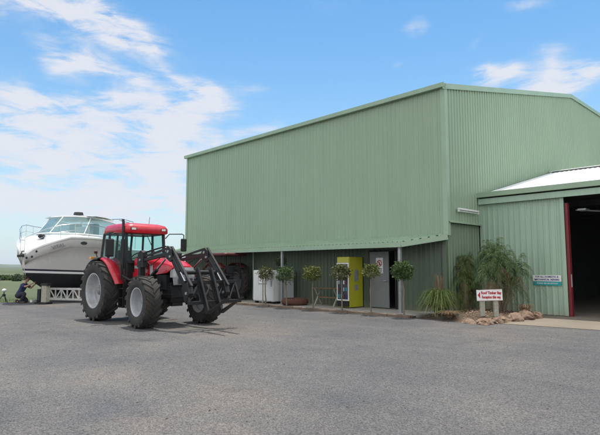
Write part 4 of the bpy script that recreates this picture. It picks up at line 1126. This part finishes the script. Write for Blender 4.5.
# ------------------------------------------------------------------ second machine parked deep in the shade
t2 = thing('old_tractor', 'older dull red tractor with canopy parked in shade under the left verandah', 'tractor', (-19.45, 14.15, .1), PI)
for s in (-1,1):
    wheel(t2, (0, s*.66, .80), .80, .34, .46, 20, s, 0, M['hub'])
    wheel(t2, (2.1, s*.62, .38), .38, .2, .22, 14, s, 0, M['hub'])
g = MB(); g.bb(-.3,2.2,-.2,.2,.55,1.0); g.cyl((0,-.5,.8),(0,.5,.8),.12,n=12); g.cyl((2.1,-.55,.38),(2.1,.55,.38),.05,n=10); g.bb(2.0,2.2,-.1,.1,.38,.6); g.build('chassis', M['chassis'], t2, .02)
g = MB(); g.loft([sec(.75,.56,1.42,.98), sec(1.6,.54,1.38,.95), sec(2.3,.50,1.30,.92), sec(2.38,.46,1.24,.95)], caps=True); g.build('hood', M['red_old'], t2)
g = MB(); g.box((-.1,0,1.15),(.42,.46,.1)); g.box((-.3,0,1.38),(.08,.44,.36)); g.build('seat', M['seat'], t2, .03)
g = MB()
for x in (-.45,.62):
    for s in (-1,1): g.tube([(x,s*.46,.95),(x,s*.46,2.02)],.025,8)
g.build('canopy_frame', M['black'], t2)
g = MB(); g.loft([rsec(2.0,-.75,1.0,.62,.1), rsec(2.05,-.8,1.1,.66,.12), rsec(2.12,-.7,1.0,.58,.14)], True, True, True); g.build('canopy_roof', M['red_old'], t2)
g = MB()
for s in (-1,1):
    secs = []
    for k in range(9):
        a = R_(20+k*14); secs.append([(math.cos(a)*.88, s*yy, .8+math.sin(a)*.88+dz) for yy, dz in ((.42,0),(.42,.02),(.82,.02),(.82,0))])
    g.loft(secs, True, True, True)
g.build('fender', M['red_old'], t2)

# ------------------------------------------------------------------ boat on trailer
BH = math.atan2(-.843, .539)         # heading
BP = V((-24.22, 7.0, 0))          # stem position on the ground
bt = thing('motor_boat', 'white cabin cruiser with dark bottom resting on a trailer behind the tractor', 'boat', BP, BH)
# local: x forward (bow at 0, stern at -9), y left; the side towards the camera is +y
def hull_st(x):
    t = min(1, max(0, -x/9.0))
    hb = 1.78*min(1, (1-(1-min(1, t/.42))**2.1))**.62 if t < .42 else 1.78*(1-.06*((t-.42)/.58)**2)
    hb = max(hb, .04)
    zs = 2.08 + .84*min(1, t/.15)**.5 if t < .5 else 2.92 - .45*min(1, (t-.5)/.12)
    chb = hb*(.42+.5*min(1, t/.45)**.7)      # chine half breadth
    zc = 1.20 + .12*(1-min(1, t/.5))**1.5
    kz = .26 + .98*(1-min(1, t/.34))**1.9
    return hb, zs, chb, zc, kz
xs = [0,-.12,-.3,-.6,-.9,-1.3,-1.8,-2.4,-3,-3.7,-4.4,-5.0,-5.6,-6.4,-7.4,-8.4,-9.0]
top = []; bot = []; strp = []; strp2 = []; rail = []; knuckle = []
def side_pts(x, s):
    hb, zs, chb, zc, kz = hull_st(x)
    rake = .22*max(0, 1-(-x)/2.2)       # stem rakes back lower down
    def P_(y, z):
        f = (zs-z)/(zs-kz+.001); return (x - rake*f*f*.9, s*y, z)
    zk = zs-.42                           # styling knuckle
    tb = chb+(hb-chb)*.90
    return P_, hb, zs, chb, zc, kz, zk, tb
hull = MB(); ham = MB(); st1 = MB(); wh2 = MB(); rr_ = MB()
for s in (-1, 1):
    A_, B_, C_, D_, E_ = [], [], [], [], []
    for x in xs:
        P_, hb, zs, chb, zc, kz, zk, tb = side_pts(x, s)
        b1 = zc+.20; b2 = zc+.12
        wy = lambda z: chb + (tb-chb)*((z-zc)/(zk-zc))**1.15
        A_.append([P_(wy(b1), b1), P_(wy((b1+zk)/2), (b1+zk)/2), P_(tb, zk), P_(tb+.035, zk+.015), P_(hb, zs-.1), P_(hb, zs)])
        B_.append([P_(wy(b2), b2), P_(wy(b1), b1)])
        C_.append([P_(wy(zc+.03), zc+.03), P_(wy(b2), b2)])
        D_.append([P_(0, kz), P_(chb*.5, kz+(zc-kz)*.42), P_(chb*.97, zc-.03), P_(chb+.015, zc+.0), P_(wy(zc+.03), zc+.03)])
        E_.append([P_(hb-.01, zs-.04), P_(hb+.045, zs-.03), P_(hb+.045, zs+.035), P_(hb-.01, zs+.045)])
    hull.loft(A_); st1.loft(B_); wh2.loft(C_); ham.loft(D_); rr_.loft(E_, False, True)
P_, hb, zs, chb, zc, kz, zk, tb = side_pts(-9, 1)
stem = [[], []]
for k_, s in enumerate((-1, 1)):
    P_, hb, zs, chb, zc, kz, zk, tb = side_pts(0, s)
    stem[k_] = [P_(0.0, kz), P_(chb*.97, zc-.03), P_(chb, zc+.2), P_(tb+.035, zk), P_(hb, zs)]
hull.loft(stem)
P_, hb, zs, chb, zc, kz, zk, tb = side_pts(-9, 1)
hull.add([(-9,-hb,zs),(-9,hb,zs),(-9,chb,zc),(-9,0,kz),(-9,-chb,zc)], [(0,1,2,3,4)])
hh = hull.build('hull', M['hull'], bt)
st1.build('boot_stripe', M['navy'], hh); wh2.build('waterline_band', M['deck'], hh); ham.build('hull_bottom', M['antifoul'], bt)
rr_.build('rub_rail', M['deck'], bt)
# deck + coachroof
dk = MB(); secs = []
for x in xs:
    hb, zs, *_ = hull_st(x)
    secs.append([(x, -hb, zs+.02), (x, -hb*.8, zs+.09), (x, 0, zs+.14), (x, hb*.8, zs+.09), (x, hb, zs+.02)])
dk.loft(secs); dk.build('deck', M['deck'], bt)
cr = MB(); secs = []
for (x, w_, z) in ((-.9,.35,2.96),(-1.3,.85,3.14),(-1.9,1.25,3.34),(-2.6,1.45,3.44),(-3.4,1.52,3.46),(-5.0,1.5,3.42),(-5.3,1.48,3.2)):
    secs.append([(x,-w_-.12,2.9),(x,-w_,z-.16),(x,-w_*.8,z-.02),(x,0,z+.03),(x,w_*.8,z-.02),(x,w_,z-.16),(x,w_+.12,2.9)])
cr.loft(secs, True, False, True); cr.build('coachroof', M['deck'], bt)
# wraparound windscreen
lo = [(-4.9,-1.46,3.36),(-3.6,-1.47,3.40),(-2.6,-1.30,3.42),(-2.05,-.8,3.44),(-1.9,0,3.45),(-2.05,.8,3.44),(-2.6,1.30,3.42),(-3.6,1.47,3.40),(-4.9,1.46,3.36)]
hi = [(-5.1,-1.30,4.10),(-4.0,-1.30,4.22),(-3.3,-1.14,4.26),(-2.9,-.7,4.28),(-2.8,0,4.29),(-2.9,.7,4.28),(-3.3,1.14,4.26),(-4.0,1.30,4.22),(-5.1,1.30,4.10)]
g = MB(); g.loft([[V(p) for p in lo], [V(p) for p in hi]], True)
g.loft([[V(p)+V((-.02,0,0)) for p in hi], [V(p)+V((-.02,0,0)) for p in lo]], True)
wsn = g.build('windscreen', M['boatglass'], bt)
g = MB(); g.tube(hi,.035,8); g.tube(lo,.028,8)
for i in (0,2,4,6,8): g.tube([lo[i],hi[i]],.024,8)
g.build('windscreen_frame', M['deck'], wsn)
# hardtop, helm, seats
g = MB(); g.loft([[V((x,y,4.30+ .06*(1-(y/1.3)**2)+dz)) for y in (-1.32,-1.15,-.6,0,.6,1.15,1.32)] for x, dz in ((-3.15,.0),(-3.4,.03),(-4.2,.03),(-5.0,-.03))])
g.loft([[V((x,y,4.25+dz)) for y in (1.32,.6,0,-.6,-1.32)] for x, dz in ((-3.15,.02),(-5.0,-.03))]); g.build('hardtop', M['deck'], bt)
g = MB(); g.box((-3.7,.5,3.6),(.4,.8,.5)); g.build('helm_console', M['deck'], bt, .05)
g = MB(); g.box((-4.4,.5,3.75),(.3,.55,.6)); g.box((-4.4,-.5,3.75),(.3,.55,.6)); g.build('helm_seat', M['cream'], bt, .05)
# radar and aft arch
g = MB(); g.cyl((-3.9,0,4.36),(-3.9,0,4.46),.05,n=10); rm_ = g.build('radar_mast', M['deck'], bt)
g = MB(); g.cyl((-3.9,0,4.47),(-3.9,0,4.60),.24,.20,n=20); g.build('radar_dome', M['blackp'], rm_)
g = MB()
for s in (-1,1): g.tube([(-5.4,s*1.35,3.0),(-5.7,s*1.32,4.0),(-5.9,s*1.2,4.38)],.03,8); g.tube([(-7.0,s*1.3,2.6),(-7.1,s*1.28,3.9),(-6.9,s*1.2,4.36)],.02,8); g.tube([(-5.0,s*1.15,4.32),(-5.9,s*1.2,4.42),(-6.9,s*1.2,4.36)],.025,8)
g.tube([(-5.9,-1.2,4.4),(-5.9,1.2,4.4)],.03,8); g.tube([(-6.9,-1.2,4.36),(-6.9,1.2,4.36)],.02,8)
g.build('targa_frame', M['steel'], bt)
g = MB(); g.tube([(-5.9,.9,4.4),(-7.6,1.0,4.25),(-8.6,1.0,4.0)],.016,6); g.build('fishing_rod', M['black'], bt)
# bow rail
g = MB()
for s in (-1,1):
    rl = []
    for x in (-.02,-.5,-1.0,-1.6,-2.3,-3.2,-4.2):
        hb, zs, *_ = hull_st(x); z_r = zs + .66 - .02*abs(x); rl.append((x+(.08 if x > -.1 else 0), s*max(.10, hb-.1), z_r if x > -3.5 else zs+.4))
    g.tube(rl,.017,8)
    g.tube([(p[0],p[1],p[2]-.3) for p in rl[:5]],.009,6)
    for (x, y, z) in rl: 
        hb, zs, *_ = hull_st(x); g.tube([(x,y,zs+.04),(x+.0,y,z)],.012,6)
g.tube([(.06,-.1,2.74),(.14,0,2.74),(.06,.1,2.74)],.017,8)
g.build('bow_rail', M['steel'], bt)
g = MB(); g.bb(-.5,.08,-.14,.14,2.14,2.22); bs = g.build('bow_platform', M['deck'], bt, .02)
g = MB(); g.tube([(-.3,0,2.28),(.08,0,2.26),(.14,0,2.12)],.025,8); g.beam((.14,-.16,2.06),(.14,.16,2.06),.05,.1)
g.build('anchor', M['chassis'], bs)
g = MB(); g.ball((-.75,.25,2.95),.13,7,(1,1.3,.8)); g.build('windlass', M['black'], bt)
def on_hull(x, dz, off=.012):
    # point and frame on the +y flank, dz below the sheer
    P_, hb, zs, chb, zc, kz, zk, tb = side_pts(x, 1); z = zs-dz
    y = (hb + (tb+.035-hb)*((dz-.1)/.32)) if dz < .42 else chb+(tb-chb)*((z-zc)/(zk-zc))**1.15
    return V(P_(y, z))
for (x, rx, rz_) in ((-1.95,.17,.075),(-4.3,.17,.075)):
    c = on_hull(x,.24); tx = (on_hull(x+.1,.24)-c).normalized(); tz = (on_hull(x,.14)-c).normalized(); nn = tx.cross(tz); nn = nn if nn.y > 0 else -nn
    g = MB(); g.add([c+nn*.02+tx*math.cos(k*PI/10)*rx+tz*math.sin(k*PI/10)*rz_ for k in range(20)]+[c-nn*.05+tx*math.cos(k*PI/10)*rx+tz*math.sin(k*PI/10)*rz_ for k in range(20)], [tuple(range(20))]+[(k,(k+1)%20,20+(k+1)%20,20+k) for k in range(20)])
    g.build('porthole', M['dark_window'], bt)
for (x, dz) in ((-.03,.22),(-.12,.30),(-.22,.16)):
    c = on_hull(x,dz); g = MB(); g.ball(c,.05,6,(1.2,.6,1)); g.build('fairlead', M['chassis'], bt)
# vessel name: dark script marks following the flank (illegible in the photo)
c = on_hull(-.85,.25,.0); tx = (on_hull(-.6,.25)-on_hull(-1.15,.25)).normalized(); tz = (on_hull(-.85,.14)-on_hull(-.85,.36)).normalized(); nn = (-tx).cross(tz).normalized(); tz = nn.cross(-tx)
nm = text('lettering', 'VITAL', .22, M['hub'], bt, c+nn*.07, (0,0,0), .004, sx=1.0, bold=.004)
nm.rotation_euler = Matrix((-tx, tz, nn)).transposed().to_euler()

for o in bt.children:
    if o.name.split('.')[0] in ('coachroof','windscreen','hardtop','helm_console','helm_seat','radar_mast','targa_frame','fishing_rod'): o.location = (.35, 0, -.30)
# trailer
tl = thing('boat_trailer', 'white painted truss-framed boat trailer under the cabin cruiser', 'boat trailer', BP, BH)
def truss(a, b, name, n_=14):
    g = MB(); a, b = V(a), V(b); up = V((0,0,.46))
    g.beam(a, b, .07, .09); g.beam(a+up, b+up, .07, .09)
    sdir = (b-a).normalized().cross(V((0,0,1)))
    for k in range(n_+1):
        p = a.lerp(b, k/n_); g.beam(p, p+up, .045, .045, sdir)
        if k < n_:
            q = a.lerp(b, (k+1)/n_); g.beam(*((p, q+up) if k % 2 else (p+up, q)), .04, .04, sdir)
    return g.build(name, M['twhite'], tl)
truss((-1.55,.16,.16), (-1.55,1.98,.16), 'front_truss', 6)
truss((-1.6,1.98,.16), (-8.6,1.98,.16), 'side_truss', 13); truss((-2.6,-1.2,.16), (-8.6,-1.2,.16), 'side_truss', 12)
for x in (-1.6,-3.6,-5.9,-8.5):
    g = MB(); g.beam((x-.1,-1.15 if x < -2 else .1,.14),(x-.1,1.95,.14),.12,.09); g.build('cross_member', M['twhite'], tl)
g = MB(); g.beam((-1.6,0,.14),(-.3,.25,.14),.10,.10); g.build('drawbar', M['twhite'], tl)
for s in (-1,1):
    for x in (-5.2,-6.1):
        wh_ = MB(); wh_.lathe([(.18,-.1),(.22,-.12),(.34,-.12),(.38,-.08),(.385,0),(.38,.08),(.34,.12),(.22,.12),(.18,.1)], n=28)
        W_ = bpy.data.objects.new('wheel', None); COL.objects.link(W_); W_.parent = tl; W_.location = (x, s*2.16 + (.75 if s < 0 else 0), .40)
        wh_.build('tyre', M['tyre'], W_); g = MB(); g.lathe([(.185,s*.08),(.17,s*.05),(.06,s*.06),(0,s*.07)], n=20); g.lathe([(.185,-s*.08),(.17,-s*.05),(0,-s*.05)], n=20); g.build('rim', M['twhite'], W_)
    g = MB(); g.prism([(-2.5,.19),(-8.4,.19),(-8.4,.62),(-2.5,.60)], lambda u,v,d: (u,d,v), s*.80-.05, s*.80+.05); g.build('bunk', M['wood'], tl)
    g = MB(); yc = 2.16 if s > 0 else -1.41; g.bb(-6.6,-4.7,yc-.16,yc+.16,.83,.85); g.build('mudguard', M['galv'], tl)
g = MB(); g.bb(-.49,-.25,.78,1.02,.10,.80); pr_ = g.build('prop_stand', M['post'], tl, .01)
g = MB(); g.bb(-.56,-.18,.70,1.11,0.02,.10); g.build('base_plate', M['black'], pr_)
g = MB(); g.bb(-.50,-.24,.74,1.07,.803,.90); g.build('top_pad', M['black'], pr_)
g = MB(); g.bb(-.72,-.58,.30,.44,.07,.64); jk = g.build('jack_leg', M['black'], tl, .01)
g = MB(); g.bb(-.78,-.52,.24,.5,0.02,.07); g.build('jack_foot', M['black'], jk)

# ------------------------------------------------------------------ kneeling worker
pp = gnd(20.5, 303.3); 
fw = CR.copy()                       # faces image right, towards the hull
pn = thing('person', 'person in navy shirt crouching at the bow, one arm reaching under the hull', 'person', (pp.x, pp.y, .0), math.atan2(fw.y, fw.x)-.15)
def skin(name, verts, edges, radii, m, parent, root=0, sub=2):
    me = bpy.data.meshes.new(name); me.from_pydata([tuple(v) for v in verts], edges, []); o = bpy.data.objects.new(name, me); COL.objects.link(o)
    o.modifiers.new('Skin', 'SKIN'); me.skin_vertices[0].data
    for i, r in enumerate(radii):
        me.skin_vertices[0].data[i].radius = (r, r) if not isinstance(r, tuple) else r
        me.skin_vertices[0].data[i].use_root = (i == root)
    sb = o.modifiers.new('Sub', 'SUBSURF'); sb.levels = sub; sb.render_levels = sub
    o.modifiers['Skin'].use_smooth_shade = True
    me.materials.append(m); o.parent = parent; return o
# local: x forward, y left (far side), z up; crouching on bent legs, trunk leaning forward
B = [(-.05,0,.36),(0,0,.55),(.10,0,.74),(.16,0,.84),(.20,0,.93),(.24,0,1.02),            # pelvis, waist, chest, shoulders-base, neck, head
     (.12,-.18,.80),(.36,-.20,.74),(.58,-.12,.86),(.66,-.11,.90),                          # near arm reaching right and up
     (.12,.18,.80),(.33,.20,.66),(.50,.15,.80),(.57,.14,.84),                             # far arm
     (-.03,-.11,.34),(.30,-.16,.42),(.10,-.16,.10),(.22,-.16,.05),                         # near leg
     (-.03,.11,.34),(.18,.14,.10),(-.20,.14,.08),(-.28,.14,.05)]                           # far leg kneeling
Ed = [(0,1),(1,2),(2,3),(3,4),(4,5),(3,6),(6,7),(7,8),(8,9),(3,10),(10,11),(11,12),(12,13),(0,14),(14,15),(15,16),(16,17),(0,18),(18,19),(19,20),(20,21)]
Rd = [.13,.11,.115,.075,.052,.07,.062,.045,.034,.03,.062,.045,.034,.03,.095,.06,.045,.04,.095,.06,.045,.04]
skin('body', B, Ed, Rd, M['skin'], pn)
def limb(g, ps, rs, n=14):
    ps = [V(p) for p in ps]; fine = []; fr_ = []
    for k in range(len(ps)-1):
        for q in range(5):
            t = q/5; fine.append(ps[k].lerp(ps[k+1], t)); fr_.append(rs[k]*(1-t)+rs[k+1]*t)
    fine.append(ps[-1]); fr_.append(rs[-1])
    for _ in range(2):   # soften the bends
        fine = [fine[0]]+[(fine[k-1]+fine[k]*2+fine[k+1])/4 for k in range(1, len(fine)-1)]+[fine[-1]]
    g.tube(fine, fr_, n)
g = MB()
secs = []
for (cx_, cz_, a_, b_) in ((-.10,.36,.13,.17),(-.05,.46,.135,.165),(.02,.58,.12,.155),(.09,.70,.125,.175),(.14,.79,.12,.185),(.17,.85,.09,.15),(.185,.90,.066,.072)):
    secs.append([(cx_+math.cos(t*PI/8)*a_*.86, math.sin(t*PI/8)*b_, cz_-math.cos(t*PI/8)*a_*.42) for t in range(16)])
g.loft(secs, True, True)
limb(g, [(.13,-.13,.80),(.17,-.19,.79),(.30,-.20,.755)], [.075,.07,.058]); limb(g, [(.13,.13,.80),(.17,.19,.77),(.28,.20,.70)], [.075,.07,.058])
g.build('shirt', M['shirt'], pn)
g = MB()
g.ball((-.09,0,.34), .17, 10, (.95,1.05,.8))
limb(g, [(-.06,-.10,.33),(.14,-.14,.42),(.30,-.16,.43),(.22,-.16,.26),(.12,-.16,.10)], [.115,.10,.082,.072,.062])
limb(g, [(-.06,.10,.32),(.08,.13,.20),(.20,.14,.10),(.02,.14,.09),(-.20,.14,.08)], [.115,.10,.085,.07,.058])
g.build('trousers', M['trouser'], pn)
g = MB(); g.ball((.26,0,1.05),.095,10,(1.0,.82,1.2)); g.ball((.352,0,1.045),.016,5,(1,.8,1.4)); g.ball((.25,-.078,1.045),.022,5,(.8,.4,1.2)); g.ball((.25,.078,1.045),.022,5,(.8,.4,1.2)); g.ball((.30,0,.99),.05,6,(1,.9,.8))
hd = g.build('head', M['skin'], pn)
g = MB(); g.ball((.335,-.032,1.065),.011,5); g.ball((.335,.032,1.065),.011,5); g.build('eye', M['black'], hd)
g = MB(); g.beam((.345,-.022,1.005),(.345,.022,1.005),.008,.006); g.build('mouth', M['red_old'], hd)
g = MB(); g.ball((.245,0,1.085),.10,10,(1.0,.88,1.05)); g.v = [(min(x,.315),y,max(z,1.045) if x > .25 else z) for x, y, z in g.v]; g.build('hair', M['hair'], pn)
for (a, b, s) in ((B[8],B[9],-1),(B[12],B[13],1)):
    d_ = (V(b)-V(a)).normalized(); sdv = V((0,1,0)); c = V(b)
    up_ = sdv.cross(d_)
    vs = [c, c+d_*.05]; ed = [(0,1)]; rd = [.028,.036]
    for k, ln in enumerate((.07,.08,.075,.06)):
        yb = (-.027+.018*k); r0 = c+d_*.085+sdv*yb; i0 = len(vs)
        vs += [r0, r0+d_*ln*.5+up_*-.005, r0+d_*ln*.8-up_*.02]; ed += [(1,i0),(i0,i0+1),(i0+1,i0+2)]; rd += [.0105,.009,.008]
    i0 = len(vs); vs += [c+d_*.03-sdv*s*.04, c+d_*.07-sdv*s*.06]; ed += [(0,i0),(i0,i0+1)]; rd += [.012,.009]
    skin('hand', vs, ed, rd, M['skin'], pn, 0, 1)
g = MB(); g.box((.20,-.16,.05),(.27,.10,.09)); g.box((-.30,.14,.06),(.10,.10,.20)); g.build('boot', M['leather'], pn, .03)

# small tripod lamp at the far left edge
tp_ = gnd(3.5, 303.0)
ss = thing('work_lamp', 'small tripod stand with a round white head at the left edge', 'lamp stand', (tp_.x, tp_.y, .0), 0)
for k in range(3):
    a = k*2.094+.4; g = MB(); g.tube([(0,0,.42),(math.cos(a)*.26, math.sin(a)*.26, 0)], .018, 6); g.build('leg', M['black'], ss)
g = MB(); g.tube([(0,0,.36),(0,0,.5)],.02,8); g.box((0,0,.34),(.12,.12,.1)); g.build('stem', M['blackp'], ss)
g = MB(); g.ball((0,0,.56),.085,9,(1.1,1.1,.85)); g.build('head', M['sign_white'], ss)

# ------------------------------------------------------------------ haze
def add_haze(density):
    g = MB(); g.bb(-5200, 5200, -5200, 5200, -1.2, 60)
    m = bpy.data.materials.new('haze'); m.use_nodes = True; N = m.node_tree.nodes; N.remove(N['Principled BSDF'])
    v = N.new('ShaderNodeVolumePrincipled'); v.inputs['Density'].default_value = density; v.inputs['Color'].default_value = (.82,.90,1,1); v.inputs['Anisotropy'].default_value = .2
    m.node_tree.links.new(v.outputs['Volume'], N['Material Output'].inputs['Volume'])
    o = g.build('haze', m); tag(o, 'pale blue haze softening the far fields and hills', 'haze', kind='stuff')
HAZE = .00011
if HAZE: add_haze(HAZE)

# parts that come in several loose pieces become one object per piece
def split_pieces(o):
    me = o.data; par = list(range(len(me.vertices)))
    def fnd(i):
        while par[i] != i: par[i] = par[par[i]]; i = par[i]
        return i
    seen = {}
    for v in me.vertices:
        k = tuple(round(c, 4) for c in v.co)
        if k in seen: par[fnd(v.index)] = fnd(seen[k])
        else: seen[k] = v.index
    for p in me.polygons:
        a = fnd(p.vertices[0])
        for q in p.vertices[1:]: par[fnd(q)] = a
    groups = {}
    for p in me.polygons: groups.setdefault(fnd(p.vertices[0]), []).append(p)
    if len(groups) < 2: return
    for n_, (k, ps) in enumerate(sorted(groups.items())):
        g = MB(); idx = {}
        for p in ps:
            f = []
            for q in p.vertices:
                if q not in idx: idx[q] = len(g.v); g.v.append(tuple(me.vertices[q].co))
                f.append(idx[q])
            g.f.append(tuple(f)); g.sm.append(p.use_smooth)
        nm_ = o.name.split('.')[0]
        if n_ == 0:
            first = g; continue
        c = g.build(nm_, me.materials[0], o.parent); c.location = o.location; c.rotation_euler = o.rotation_euler
        for md in o.modifiers:
            if md.type == 'BEVEL':
                b = c.modifiers.new('Bevel', 'BEVEL'); b.width = md.width; b.segments = 2; b.limit_method = 'ANGLE'; b.angle_limit = R_(40)
    m2 = bpy.data.meshes.new(me.name); m2.from_pydata(first.v, [], first.f); m2.polygons.foreach_set('use_smooth', first.sm); m2.update(); m2.materials.append(me.materials[0]); o.data = m2
for o in list(bpy.data.objects):
    if o.type == 'MESH' and o.name.split('.')[0] in ('silver_trim','bonnet_stripe','pictogram','border','side_panel','hydraulic_cylinder','piston_rod','levelling_link','pivot_pin','fender','boot','canopy_frame','seat','bracket','dispensing_tray','coachroof','helm_seat','eye','light_fitting','door_rail'):
        if o.name.split('.')[0] == 'seat': continue
        split_pieces(o)

vs_ = scene.view_settings; vs_.view_transform = 'Standard'; vs_.look = 'None'; vs_.exposure = .5; vs_.gamma = 1; vs_.use_curve_mapping = False
scene.cycles.max_bounces = 8; scene.cycles.transparent_max_bounces = 16
